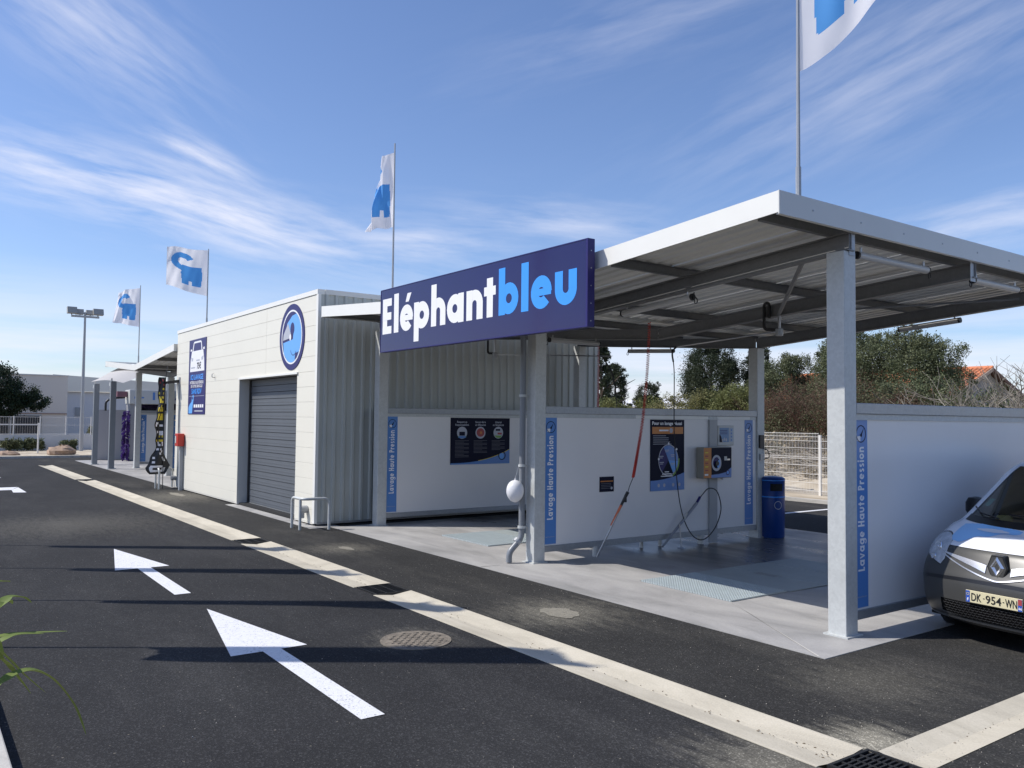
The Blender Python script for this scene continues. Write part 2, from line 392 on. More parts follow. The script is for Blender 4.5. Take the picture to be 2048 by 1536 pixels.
class MB:
    def __init__(s):
        s.v = []; s.f = []; s.m = []; s.mats = []; s.mi = 0

    def mat(s, m):
        if m not in s.mats: s.mats.append(m)
        s.mi = s.mats.index(m); return s

    def add(s, vs, fs):
        b = len(s.v)
        s.v.extend([tuple(p) for p in vs])
        for f in fs:
            s.f.append([b + i for i in f]); s.m.append(s.mi)
        return s

    def box(s, x0, x1, y0, y1, z0, z1):
        return s.add([(x0, y0, z0), (x1, y0, z0), (x1, y1, z0), (x0, y1, z0), (x0, y0, z1), (x1, y0, z1), (x1, y1, z1), (x0, y1, z1)],
                     [(0, 3, 2, 1), (4, 5, 6, 7), (0, 1, 5, 4), (1, 2, 6, 5), (2, 3, 7, 6), (3, 0, 4, 7)])

    def hexa(s, b, t):
        """eight corners: four of the bottom, four of the top, both anticlockwise from above"""
        return s.add(list(b) + list(t), [(0, 3, 2, 1), (4, 5, 6, 7), (0, 1, 5, 4), (1, 2, 6, 5), (2, 3, 7, 6), (3, 0, 4, 7)])

    def poly(s, pts):
        return s.add(pts, [tuple(range(len(pts)))])

    def prism(s, pts, d):
        n = len(pts); d = Vector(d)
        vs = [Vector(p) for p in pts] + [Vector(p) + d for p in pts]
        fs = [tuple(reversed(range(n))), tuple(range(n, 2 * n))] + [(i, (i + 1) % n, n + (i + 1) % n, n + i) for i in range(n)]
        return s.add(vs, fs)

    def tube(s, pts, r, seg=8, caps=True):
        pts = [Vector(p) for p in pts]; n = len(pts)
        rs = r if isinstance(r, (list, tuple)) else [r] * n
        rings = []; prev = None
        for i, p in enumerate(pts):
            t = (pts[min(i + 1, n - 1)] - pts[max(i - 1, 0)])
            if t.length < 1e-9: t = Vector((0, 0, 1))
            t.normalize()
            if prev is None:
                a = Vector((0, 0, 1)) if abs(t.z) < 0.9 else Vector((1, 0, 0))
                u = t.cross(a).normalized()
            else:
                u = (prev - t * prev.dot(t))
                if u.length < 1e-6: u = t.orthogonal()
                u.normalize()
            prev = u; w = t.cross(u)
            rings.append([p + (u * cos(2 * pi * k / seg) + w * sin(2 * pi * k / seg)) * rs[i] for k in range(seg)])
        vs = [q for ring in rings for q in ring]; fs = []
        for i in range(n - 1):
            for k in range(seg):
                k2 = (k + 1) % seg
                fs.append((i * seg + k, i * seg + k2, (i + 1) * seg + k2, (i + 1) * seg + k))
        if caps:
            fs.append(tuple(reversed(range(seg)))); fs.append(tuple((n - 1) * seg + k for k in range(seg)))
        return s.add(vs, fs)

    def lathe(s, prof, c=(0, 0, 0), seg=24):
        c = Vector(c)
        vs = [(c.x + r * cos(2 * pi * k / seg), c.y + r * sin(2 * pi * k / seg), c.z + z) for r, z in prof for k in range(seg)]
        fs = []
        for i in range(len(prof) - 1):
            for k in range(seg):
                k2 = (k + 1) % seg
                fs.append((i * seg + k, i * seg + k2, (i + 1) * seg + k2, (i + 1) * seg + k))
        n = len(prof)
        fs.append(tuple(reversed(range(seg)))); fs.append(tuple((n - 1) * seg + k for k in range(seg)))
        return s.add(vs, fs)

    def grid(s, P):
        """P[i][j] points"""
        ni, nj = len(P), len(P[0])
        vs = [q for row in P for q in row]
        return s.add(vs, [(i * nj + j, i * nj + j + 1, (i + 1) * nj + j + 1, (i + 1) * nj + j) for i in range(ni - 1) for j in range(nj - 1)])

    def build(s, name, m=None, parent=None, smooth=False, local=False, bevel=0.0):
        me = bpy.data.meshes.new(name)
        me.from_pydata(s.v, [], s.f)
        ms = s.mats if s.mats else ([m] if m else [])
        for q in ms: me.materials.append(q)
        if s.mats and len(s.mats) > 1: me.polygons.foreach_set('material_index', s.m)
        if smooth:
            me.polygons.foreach_set('use_smooth', [True] * len(me.polygons))
            try: me.set_sharp_from_angle(angle=radians(40))
            except Exception: pass
        me.update()
        o = bpy.data.objects.new(name, me); COL.objects.link(o)
        if bevel > 0:
            bv = o.modifiers.new('bevel', 'BEVEL'); bv.width = bevel; bv.segments = 2; bv.limit_method = 'ANGLE'
        if parent is not None:
            o.parent = parent
            if not local:
                p = parent; off = Vector(p.location)
                while p.parent is not None: p = p.parent; off = Vector(p.location)
                if parent.type == 'EMPTY': o.matrix_parent_inverse = Matrix.Translation(-Vector(parent.location))
        return o


def tag(o, label=None, cat=None, group=None, kind=None):
    if label: o['label'] = label
    if cat: o['category'] = cat
    if group: o['group'] = group
    if kind: o['kind'] = kind
    return o


def thing(name, loc, label, cat, group=None, rot=0.0):
    o = bpy.data.objects.new(name, None); COL.objects.link(o)
    o.empty_display_size = 0.3
    o.location = loc; o.rotation_euler = (0, 0, rot)
    return tag(o, label, cat, group)


def rounded(pts, r, n=6):
    """polyline with its corners rounded"""
    pts = [Vector(p) for p in pts]; out = [pts[0]]
    for i in range(1, len(pts) - 1):
        a, b, c = pts[i - 1], pts[i], pts[i + 1]
        d1 = (a - b); d2 = (c - b)
        q = min(r, d1.length * .49, d2.length * .49)
        p0 = b + d1.normalized() * q; p1 = b + d2.normalized() * q
        for k in range(n + 1):
            t = k / n
            out.append(p0 * (1 - t) ** 2 + b * 2 * t * (1 - t) + p1 * t * t)
    out.append(pts[-1]); return out


def spline(pts, n=8):
    P = [Vector(p) for p in pts]; out = []
    for i in range(len(P) - 1):
        p0 = P[max(i - 1, 0)]; p1 = P[i]; p2 = P[i + 1]; p3 = P[min(i + 2, len(P) - 1)]
        for k in range(n):
            t = k / n
            out.append(0.5 * ((2 * p1) + (p2 - p0) * t + (2 * p0 - 5 * p1 + 4 * p2 - p3) * t * t + (3 * p1 - p0 - 3 * p2 + p3) * t ** 3))
    out.append(P[-1]); return out


# ------------------------------------------------------------------ flat print on boards
_tc = {}


def font_shapes(s, bold):
    key = (s, bold)
    if key in _tc: return _tc[key]
    cu = bpy.data.curves.new('t', 'FONT'); cu.body = s; cu.size = 1.0; cu.offset = bold; cu.resolution_u = 3
    ob = bpy.data.objects.new('t', cu); COL.objects.link(ob)
    dg = bpy.context.evaluated_depsgraph_get()
    me = bpy.data.meshes.new_from_object(ob.evaluated_get(dg))
    vs = [(v.co.x, v.co.y) for v in me.vertices]; fs = [tuple(p.vertices) for p in me.polygons]
    bpy.data.objects.remove(ob); bpy.data.curves.remove(cu); bpy.data.meshes.remove(me)
    _tc[key] = (vs, fs); return vs, fs


def arc(cx, cy, ro, ri, a0, a1, n=22, ey=1.0):
    out = []
    for k in range(n):
        t0 = radians(a0 + (a1 - a0) * k / n); t1 = radians(a0 + (a1 - a0) * (k + 1) / n)
        out.append([(cx + ri * cos(t0), cy + ri * sin(t0) * ey), (cx + ro * cos(t0), cy + ro * sin(t0) * ey),
                    (cx + ro * cos(t1), cy + ro * sin(t1) * ey), (cx + ri * cos(t1), cy + ri * sin(t1) * ey)])
    return out


def rc(x0, y0, x1, y1): return [[(x0, y0), (x1, y0), (x1, y1), (x0, y1)]]


def glyph(ch, s):
    """round geometric letters on a unit x-height, stroke s: list of overlapping pieces and the width"""
    if ch == 'e': return [arc(.5, .5, .5, .5 - s, 0, 318), rc(.12, .5 - s * .30, .97, .5 + s * .30)], 1.0
    if ch == 'é': return glyph('e', s)[0] + [[[(.42, 1.10), (.66, 1.10), (.86, 1.42), (.56, 1.42)]]], 1.0
    if ch == 'a': return [arc(.5, .5, .5, .5 - s, 0, 360), rc(1.05 - s, 0, 1.05, 1)], 1.05
    if ch == 'g': return [arc(.5, .5, .5, .5 - s, 0, 360), rc(1.05 - s, -.1, 1.05, 1), arc(.53, -.08, .52, .52 - s * .9, 200, 360, ey=.7)], 1.05
    if ch == 'o': return [arc(.5, .5, .5, .5 - s, 0, 360)], 1.0
    if ch == 'b': return [arc(.55, .5, .5, .5 - s, 0, 360), rc(0, 0, s, 1.5)], 1.05
    if ch == 'p': return [arc(.55, .5, .5, .5 - s, 0, 360), rc(0, -.45, s, 1)], 1.05
    if ch in 'hnu':
        r = .47; P = [arc(r, 1 - r, r, r - s, 0, 180), rc(2 * r - s, 0, 2 * r, 1 - r), rc(0, 0, s, 1.5 if ch == 'h' else 1)]
        if ch == 'u': P = [[[(2 * r - x, 1 - y) for x, y in q] for q in pc] for pc in P]; P[2] = rc(2 * r - s, r, 2 * r, 1)
        return P, 2 * r
    if ch == 'l': return [rc(0, 0, s, 1.5)], s
    if ch == 'i': return [rc(0, 0, s, 1), rc(0, 1.15, s, 1.15 + s)], s
    if ch == 't': return [rc(.33 - s / 2, 0, .33 + s / 2, 1.28), rc(0, 1 - s * .85, .66, 1)], .66
    if ch == 'r': return [rc(0, 0, s, 1), arc(.5, .5, .5, .5 - s, 62, 175)], .66
    if ch == 's': return [arc(.36, .73, .27 + .04, .30 - s, 20, 280, ey=.9), arc(.36, .28, .33, .32 - s, -160, 95, ey=.86)], .7
    if ch == 'v': return [[[(0, 1), (s * 1.05, 1), (.5 + s * .25, 0), (.5 - s * .35, 0)]], [[(.9 - s * 1.05 + .1, 1), (1.0, 1), (.5 + s * .35, 0), (.5 - s * .25, 0)]]], 1.0
    if ch == 'E': return [rc(0, 0, s * 1.05, 1.38), rc(0, 0, .72, s * .85), rc(0, 1.38 - s * .85, .72, 1.38), rc(0, .69 - s * .42, .70, .69 + s * .42)], .72
    if ch == 'L': return [rc(0, 0, s * 1.05, 1.4), rc(0, 0, .68, s * .9)], .68
    if ch == 'H': return [rc(0, 0, s * 1.05, 1.4), rc(.98 - s * 1.05, 0, .98, 1.4), rc(0, .70 - s * .45, .98, .70 + s * .45)], .98
    if ch == 'P': return [rc(0, 0, s * 1.05, 1.4), arc(.40, 1.4 - .42, .42, .42 - s * .9, -90, 90), rc(0, 1.4 - s * .9, .42, 1.4), rc(0, .56, .42, .56 + s * .9)], .84
    return [], .45


class Print:
    """flat coloured shapes on a plane: origin O, right U, up V, outward normal W"""

    def __init__(s, O, U, V, lift=0.002):
        s.O = Vector(O); s.U = Vector(U); s.V = Vector(V); s.W = s.U.cross(s.V).normalized(); s.lift = lift; s.mb = MB()

    def P(s, x, y, l): return s.O + s.U * x + s.V * y + s.W * l

    def poly(s, pts, m, layer=1, extra=0.0):
        s.mb.mat(m); l = s.lift * layer + extra
        s.mb.poly([s.P(x, y, l) for x, y in pts]); return s

    def rect(s, x0, y0, x1, y1, m, layer=1): return s.poly([(x0, y0), (x1, y0), (x1, y1), (x0, y1)], m, layer)

    def disc(s, cx, cy, rx, ry, m, layer=1, n=40):
        return s.poly([(cx + rx * cos(2 * pi * k / n), cy + ry * sin(2 * pi * k / n)) for k in range(n)], m, layer)

    def arc(s, cx, cy, ro, ri, a0, a1, m, layer=1, n=36, ey=1.0):
        for q in arc(cx, cy, ro, ri, a0, a1, n, ey): s.poly(q, m, layer)
        return s

    def text(s, t, x, y, h, m, layer=2, w=None, bold=0.0, center=False):
        vs, fs = font_shapes(t, bold)
        if not vs: return s
        x0 = min(v[0] for v in vs); x1 = max(v[0] for v in vs)
        k = h / 0.72; kx = k if w is None else w / (x1 - x0)
        off = x - (x1 - x0) * kx / 2 if center else x
        s.mb.mat(m); l = s.lift * layer
        s.mb.add([s.P(off + (a - x0) * kx, y + b * k, l) for a, b in vs], fs)
        return s

    def geo(s, t, x, y, xh, m, stroke=.26, gap=.13, length=None, rot=False, layer=2):
        w = 0
        for ch in t: w += glyph(ch, stroke)[1] + gap
        w -= gap; sx = (length / (w * xh)) if length else 1.0
        cx = 0
        for ch in t:
            pcs, gw = glyph(ch, stroke)
            for i, pc in enumerate(pcs):
                for q in pc:
                    pts = [((cx + a) * xh * sx, b * xh) for a, b in q]
                    if rot: pts = [(-b, a) for a, b in pts]
                    s.poly([(x + a, y + b) for a, b in pts], m, layer, i * 0.0003)
            cx += gw + gap
        return s

    def build(s, name, parent=None): return s.mb.build(name, None, parent)


XP = ((0, 1, 0), (0, 0, 1))     # a face that looks towards +x: right is +y
YM = ((1, 0, 0), (0, 0, 1))     # a face that looks towards -y: right is +x

# ------------------------------------------------------------------ SETTING: ground


def struct(o): o['kind'] = 'structure'; return o


def sheet(name, x0, x1, y0, y1, z, m, nx=1, ny=1):
    b = MB()
    b.grid([[(x0 + (x1 - x0) * i / nx, y0 + (y1 - y0) * j / ny, z) for i in range(nx + 1)] for j in range(ny + 1)])
    return struct(b.build(name, m))


sheet('ground', -700, 700, -700, 700, -0.09, M_earth)
b = MB()     # road: everything but the two drain channels and the slab areas
b.poly([(-46, -60, 0), (60, -60, 0), (60, 4.6, 0), (-46, 4.6, 0)])
struct(b.build('road', M_road))
b = MB()
b.poly([(-46, 5.07, 0), (-3.04, 5.07, 0), (-3.04, 19.3, 0), (-46, 19.3, 0)])
b.poly([(-2.69, 4.6, 0), (60, 4.6, 0), (60, 19.3, 0), (-2.69, 19.3, 0)])
struct(b.build('forecourt', M_road2))

# drain channels: shallow V of cast concrete in lengths
g = struct(MB().box(-44, -2.6, 4.5, 5.2, -0.085, -0.045).build('drain_channel', M_gutter))
GR = [(-9.62, -9.08), (-14.38, -13.9), (-30.4, -29.9)]


def vrun(b, x0, x1, y0, y1):
    ym = (y0 + y1) / 2
    b.add([(x0, y0, .004), (x1, y0, .004), (x1, ym, -.022), (x0, ym, -.022), (x1, y1, .004), (x0, y1, .004)],
          [(0, 1, 2, 3), (3, 2, 4, 5)])


edges = [-39.5]
for a, c in sorted(GR): edges += [a, c]
edges += [-3.12]
for i in range(0, len(edges), 2):
    x = edges[i]; e = edges[i + 1]
    while x < e - 0.01:
        x2 = min(x + 6.0, e)
        if e - x2 < 1.0: x2 = e
        bb = MB(); vrun(bb, x + (0.008 if x != edges[i] else 0), x2, 4.6, 5.07)
        bb.box(x, x2, 4.58, 4.6, -.06, .004); bb.box(x, x2, 5.07, 5.09, -.06, .004)
        o = bb.build('channel_length', M_gutter, g); x = x2
bb = MB()
x0, x1 = -3.04, -2.69
for (ya, yb) in [(5.12, 9.0), (9.008, 14.0), (14.008, 19.3)]:
    bb = MB(); xm = (x0 + x1) / 2
    bb.add([(x0, ya, .004), (x0, yb, .004), (xm, yb, -.018), (xm, ya, -.018), (x1, yb, .004), (x1, ya, .004)], [(0, 3, 2, 1), (3, 5, 4, 2)])
    bb.build('channel_length', M_gutter, g)
MB().box(-3.04, -2.69, 5.1, 19.3, -.085, -.045).build('channel_bed', M_gutter, g)
MB().box(-46, -39.5, 4.6, 5.07, -0.05, 0.0).build('channel_end', M_road, g)
MB().box(-2.7, 60, 4.55, 4.62, -0.05, -0.0015).build('channel_edge', M_road, g)


def drain_grate(x0, x1, y0, y1, label, nb, rows):
    t = thing('drain_grate', ((x0 + x1) / 2, (y0 + y1) / 2, 0), label, 'drain grate', 'iron grates in the drain channel')
    MB().box(x0, x1, y0, y1, -0.04, -0.036).build('pit', M_dark, t)
    b = MB(); f = .022
    b.box(x0, x1, y0, y0 + f, -.03, .007).box(x0, x1, y1 - f, y1, -.03, .007)
    b.box(x0, x0 + f, y0 + f, y1 - f, -.03, .007).box(x1 - f, x1, y0 + f, y1 - f, -.03, .007)
    b.build('frame', M_cast, t)
    yy = np.linspace(y0 + f, y1 - f, rows + 1)
    for q in yy[1:-1]: MB().box(x0 + f, x1 - f, q - .008, q + .008, -.026, .003).build('cross_bar', M_cast, t)
    for i in range(1, nb):
        xx = x0 + f + (x1 - x0 - 2 * f) * i / nb
        bb = MB()
        for r in range(rows): bb.box(xx - .007, xx + .007, yy[r] + .009, yy[r + 1] - .009, -.024, .005)
        bb.build('bar', M_cast, t)


drain_grate(-3.10, -2.72, 4.66, 5.10, 'iron drain grate in the near corner where two concrete channels meet', 9, 4)
drain_grate(-9.62, -9.08, 4.62, 5.07, 'iron drain grate in the concrete channel level with the middle post', 9, 3)
drain_grate(-14.38, -13.9, 4.62, 5.07, 'dark iron drain grate in the channel before the corner guard', 8, 3)
drain_grate(-30.4, -29.9, 4.62, 5.07, 'farthest iron drain grate, near the far end of the channel', 8, 3)

# wash slabs of trowelled concrete
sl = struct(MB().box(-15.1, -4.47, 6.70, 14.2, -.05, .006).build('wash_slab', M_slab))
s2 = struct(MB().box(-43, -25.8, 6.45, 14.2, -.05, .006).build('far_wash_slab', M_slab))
s3 = struct(MB().box(-20.25, -15.1, 6.28, 6.9, -.05, .005).build('door_sill', M_slab))
b = MB().poly([(-6.475, 7.86, .0105), (-6.46, 7.845, .0105), (-4.515, 6.70, .0105), (-4.54, 6.70, .0105)])
b.build('saw_joint', mat('pale_joint', (0.6, 0.58, 0.53), .8), sl)
MB().poly([(-9.97, 6.70, .0100), (-9.955, 6.70, .0100), (-9.915, 7.0, .0100), (-9.925, 7.0, .0100)]).build('saw_joint', mat('dark_joint', (0.12, .12, .11), .8), sl)


def floor_grating(xa, xb, ya, yb, par):
    base = MB().box(xa, xb, ya, yb, .0055, .0075).build('pit_cover', mat('grating_shade', (0.13, .17, .18), .8), par)
    n = 0; pitch = .042
    b = MB()
    x = xa
    while x < xb: b.box(x, x + .012, ya, yb, .008, .026); x += pitch
    y = ya
    while y < yb: b.box(xa, xb, y, y + .012, .0085, .0255); y += pitch
    o = b.build('floor_grating', M_grate, par); o['kind'] = 'stuff'


for dx in (0, -5.0):
    floor_grating(-7.95 + dx, -6.47 + dx, 7.86, 8.90, sl)
    for k in range(3):
        MB().box(-7.98 + dx, -6.44 + dx, 8.93 + k * .76, 9.67 + k * .76, .0065, .016).build(
            'pit_plate', mat('pit_plate', (0.33, 0.37, 0.37), .55, var=.15, vs=3), sl, bevel=.003)
    MB().box(-7.5 + dx, -7.15 + dx, 9.55, 9.7, .0168, .0176).build('sediment_mark', mat('grey_sludge', (0.33, .35, .34), .8, var=.3, vs=15), sl)
# kerbs and verges
struct(MB().box(-46.15, -46, -60, 19.3, -.05, .11).build('kerb', M_kerb))
struct(MB().box(-54, -46.15, -60, 30, -.08, .085).build('verge', M_verge))
struct(MB().box(-46, 60, 19.3, 19.45, -.05, .09).build('rear_kerb', M_kerb))
b = MB()
P = []
for j in range(14):
    row = []
    yv = 19.45 + [0, 1, 1.5, 2.3, 3.2, 4.2, 5.2, 6.5, 9, 12, 18, 30, 60, 200][j]
    for i in range(70):
        xv = -60 + i * 1.1
        h = 0.08 + (0.45 * min(1, max(0, (j - 2) / 4))) + (rnd.uniform(-.12, .16) if 2 < j < 9 else 0)
        row.append((xv, yv + (rnd.uniform(-.1, .1) if j > 2 else 0), h))
    P.append(row)
b.grid(P); struct(b.build('embankment', M_verge, smooth=True))
# planter kerb beside the photographer
struct(MB().box(-40, 3, .42, .565, -.05, .12).build('planter_kerb', M_kerb, bevel=.01))
struct(MB().box(-40, 3, -8, .42, -.05, .06).build('planting_bed', M_earth))


# painted marks
def mark(name, pts, z=.0045):
    return struct(MB().poly([(x, y, z) for x, y in pts]).build(name, M_paint))


def arrow(tip, back, y0):
    b = MB()
    b.poly([(tip, y0, .0045), (back, y0 - .36, .0045), (back + .0, y0 + .34, .0045)])
    b.poly([(back, y0 - .075, .0045), (back + 2.04, y0 - .10, .0045), (back + 2.04, y0 + .085, .0045), (back, y0 + .095, .0045)])
    return struct(b.build('painted_arrow', M_paint))


arrow(-9.42, -7.45, 2.75); arrow(-14.4, -12.4, 2.75)
mark('painted_line', [(-28.0, 1.2), (-28.0, 2.72), (-27.6, 2.78), (-26.5, 2.3), (-26.2, 2.52), (-26.0, 2.76), (-27.85, 2.76)][:3] + [(-26.45, 1.2)]) if False else None
b = MB(); b.poly([(-28.0, 1.0, .0045), (-27.0, 1.0, .0045), (-27.0, 2.5, .0045), (-28.0, 2.74, .0045)])
b.poly([(-27.9, 2.745, .0045), (-27.0, 2.5, .0045), (-26.1, 2.46, .0045), (-26.0, 2.76, .0045)])
struct(b.build('painted_line', M_paint))
mark('painted_line', [(-33.0, 1.2), (-31.9, 1.2), (-31.9, 2.6), (-32.6, 2.7)])
for xx in (-12.05, -9.45, -14.65, -17.3, -6.8):
    mark('painted_line', [(xx - .07, 15.9), (xx + .07, 15.9), (xx + .07, 19.1), (xx - .07, 19.1)])

# manhole cover and cement scraps
t = thing('manhole_cover', (-7.03, 4.0, 0), 'round dusty manhole cover in the asphalt right of the near arrow', 'manhole cover')
MB().lathe([(.335, -.01), (.335, .008), (.30, .008)], (-7.03, 4.0, 0), 40).build('rim', M_castd, t)
MB().lathe([(.295, -.01), (.295, .010), (.28, .012)], (-7.03, 4.0, 0), 40).build('lid', M_castd, t)
b = MB(); k = 0
for i in range(-6, 7):
    for j in range(-6, 7):
        if (i + j) % 2 == 0 and math.hypot(i, j) * .042 < .26:
            x, y = -7.03 + i * .042, 4.0 + j * .042; a = .015
            b.box(x - a, x + a, y - a, y + a, .009, .018)
o = b.build('studs', M_castd, t); o['kind'] = 'stuff'
for (cx, cy, rx, ry, se) in [(-7.15, 5.86, .26, .20, 3), (-12.55, 5.84, .22, .09, 5), (-23.5, 6.0, .7, .13, 8)]:
    r2 = random.Random(se); b = MB(); n = 26
    b.poly([(cx + rx * cos(2 * pi * k / n) * r2.uniform(.75, 1.15), cy + ry * sin(2 * pi * k / n) * r2.uniform(.75, 1.15), .005) for k in range(n)])
    struct(b.build('cement_patch', M_cement))
b = MB(); r2 = random.Random(15)
for k in range(170):
    x = -3.2 - 12 * r2.random() ** 1.6; y = 4.835 + r2.gauss(0, .035); s = r2.uniform(.004, .014)
    if k % 4 == 0: x, y = -2.865 + r2.gauss(0, .02), r2.uniform(5.2, 8)
    a = r2.random() * 3; e = r2.uniform(.3, .6)
    b.poly([(x + s * cos(a), y + s * sin(a), -.0155), (x - s * e * sin(a), y + s * e * cos(a), -.012), (x - s * cos(a), y - s * sin(a), -.0155), (x + s * e * sin(a), y - s * e * cos(a), -.015)])
o = b.build('channel_debris', mat('dead_leaf', (.10, .065, .035), .9)); o['kind'] = 'stuff'; tag(o, 'small dead leaves lying along the bottom of the concrete channel', 'leaf litter')
# loose grit
b = MB(); r2 = random.Random(5)
for k in range(2300):
    if k < 900: x, y = r2.uniform(-14, 0), r2.uniform(.7, 4.5)
    elif k < 1700: x = r2.uniform(-11, 0); y = r2.uniform(5.1, 6.65)
    else: a = r2.gauss(0, .5); x, y = -2.9 + a, 5.1 + r2.gauss(0, .35)
    if (4.55 < y < 5.12) and k < 1700: continue
    s = r2.uniform(.0015, .0045) * (1.6 if r2.random() < .06 else 1)
    z = .002 if not (4.6 < y < 5.07) else -.015
    a = r2.random() * 3
    q = [(x + s * cos(a + t0), y + s * sin(a + t0), z) for t0 in (0, 2.1, 4.2)] + [(x, y, z + s * 1.1)]
    b.add(q, [(0, 1, 3), (1, 2, 3), (2, 0, 3)])
o = b.build('loose_grit', mat('grit_stone', (0.34, .31, .26), .9, island=.5)); o['kind'] = 'stuff'
tag(o, 'loose pale grit scattered over the asphalt', 'grit')

# ------------------------------------------------------------------ OFFICE BUILDING
BX0, BX1, BY, BT = -25.75, -15.42, 6.50, 4.50
t = thing('office_building', (-20.5, 8, 0), 'low cream clad building with grey shutter door and navy round logo', 'building')
PH = 0.30
rows_lo = 10
cl = []


def cpanel(x0, x1, z0, z1):
    g_ = .003
    b = MB().box(x0 + .003, x1 - .003, BY - .02, BY + .04, z0 + g_, z1 - g_)
    b.build('cladding_panel', M_clad, t, bevel=.0025)


for r in range(rows_lo):
    z0 = .06 if r == 0 else r * PH
    cpanel(BX0, -20.03, z0, (r + 1) * PH); cpanel(-16.42, BX1, z0, (r + 1) * PH)
for r in range(rows_lo, 15):
    cpanel(BX0, -18.26, r * PH, (r + 1) * PH); cpanel(-18.26, BX1, r * PH, (r + 1) * PH)
b = MB()
b.box(BX0 + .01, -20.04, BY - .0155, BY + .06, .03, 4.49).box(-16.41, BX1 - .07, BY - .0155, BY + .06, .03, 4.49).box(-20.04, -16.41, BY - .0155, BY + .06, 3.01, 4.49)
b.build('joint_backing', mat('joint_fill', (0.60, .58, .52), .8), t)  # duller cream backing, seen through the panel gaps
MB().box(BX0 - .01, BX1 + .01, BY - .035, BY + .12, 4.505, 4.60).build('parapet_trim', M_trim, t)
MB().box(BX1 - .06, BX1 + .035, BY - .03, BY + .03, .05, 4.505).build('corner_trim', M_trim, t)
MB().box(BX1 - .06, BX1 + .036, BY + .12, 13.8, 4.505, 4.60).build('parapet_trim', M_fascia, t)
MB().box(BX0 + .02, BX1 - .08, BY + .10, 13.75, 4.40, 4.46).build('roof', M_corr, t)
MB().box(BX0 + .05, BX1 - .05, BY + .03, 13.7, -.02, .055).build('plinth', M_dark, t)
# ribbed side wall
prof = []; yv = BY + .035; pit = 0.2
while yv < 13.78:
    for dy, dx in ((0, 0), (.075, 0), (.10, .035), (.15, .035), (.175, 0)):
        if yv + dy < 13.8: prof.append((yv + dy, dx))
    yv += pit
prof.append((13.8, 0))
ks = list(range(0, len(prof), 25)) + [len(prof) - 1]
for a_, c_ in zip(ks[:-1], ks[1:]):
    b = MB(); seg = prof[a_:c_ + 1]
    b.grid([[(BX1 + dx, y_, z) for y_, dx in seg] for z in (.07, 4.505)])
    b.build('ribbed_sheet', M_corr, t)
MB().box(BX1 - .06, BX1 - .02, BY + .05, 13.75, .05, 4.5).build('wall_core', M_corr, t)
MB().box(BX1 - .01, BX1 + .02, BY + .04, 13.8, .03, .069).build('base_flashing', M_alu, t)
MB().box(BX0, BX0 + .04, BY + .06, 13.75, .05, 4.5).build('left_wall', M_clad, t)
MB().box(BX0 + .04, BX1 - .06, 13.7, 13.75, .05, 4.4).build('rear_wall', M_corr, t)
# door
dr = MB().box(-20.05, -20.03, BY - .02, BY + .27, .02, 2.995).box(-16.42, -16.40, BY - .015, BY + .27, .02, 2.995).box(-20.03, -16.42, BY - .02, BY + .27, 2.98, 2.998)
dr.build('door_lining', mat('lining_grey', (0.50, .51, .50), .5), t)
MB().box(-20.06, -16.36, BY - .05, BY - .021, 2.975, 3.015).build('door_drip_edge', M_trim, t)
MB().box(-20.03, -16.42, BY + .262, BY + .30, .0, 2.98).build('door_backing', M_dark, t)
MB().box(-20.02, -19.93, BY + .215, BY + .26, .02, 2.97).build('door_track', M_black, t)
for k in range(19):
    z0 = .07 + k * .1525
    b = MB(); a = z0 + .002; c = z0 + .150
    xs = (-19.925, -16.43)
    prf = [(BY + .258, a), (BY + .237, a + .002), (BY + .235, a + .010), (BY + .2375, a + .05), (BY + .2355, a + .075), (BY + .2375, a + .1), (BY + .2385, c - .004), (BY + .258, c)]
    b.grid([[(x, y_, z_) for y_, z_ in prf] for x in (xs[1], xs[0])])
    o = b.build('door_slat', M_door, t)
MB().box(-19.93, -16.43, BY + .225, BY + .262, .006, .068).build('door_bottom_bar', M_alu, t)
# logo disc: navy ring, white ring and a plain blue curl
lp = Print((-16.73, BY - .03, 3.755), *YM, lift=.002)
R = .685
MB().tube([(-16.73, BY - .029, 3.755), (-16.73, BY - .021, 3.755)], R + .004, 48).build('logo_backing', M_navys, t)
lp.disc(0, 0, R, R, M_navys, 1, 56).arc(0, 0, .565, .53, 0, 360, M_white, 2, 56)


def curl(pr, m, sc, ox=0, oy=0, layer=2, m2=None, flip=1):
    """plain abstract curl that runs into a rounded block"""
    for q in arc(0, .28, .30, .13, -70, 215, 30): pr.poly([(ox + flip * x * sc, oy + y * sc) for x, y in q], m, layer)
    body = [(.10, .02), (.16, -.20), (.14, -.45), (.05, -.52), (-.10, -.53), (-.22, -.50), (-.34, -.38), (-.40, -.15), (-.34, .02), (-.20, .10), (0, .10)]
    pr.poly([(ox + flip * x * sc, oy + y * sc) for x, y in body], m, layer, .0004)


lp.poly([(.53 * cos(a), .53 * sin(a)) for a in np.linspace(radians(-118), radians(62), 26)] + [(.02, .44), (-.25, .30), (-.33, .12), (-.22, .02), (-.10, .02), (-.02, .14), (.10, .10), (.08, -.05), (-.46, -.10), (-.42, -.32)], M_cyan, 3)
lp.disc(.04, .17, .11, .13, M_navys, 4, 24).poly([(-.44, .08), (-.20, .30), (-.04, .07), (-.10, -.02), (-.47, -.05)], M_pale, 4)
lp.disc(-.06, .00, .05, .07, M_white, 5, 16).arc(.12, -.22, .17, .155, 200, 330, M_navys, 4)
lp.poly([(.22, -.35), (.40, -.32), (.30, -.44), (.20, -.48)], M_navys, 4)
lp.build('round_logo', t)
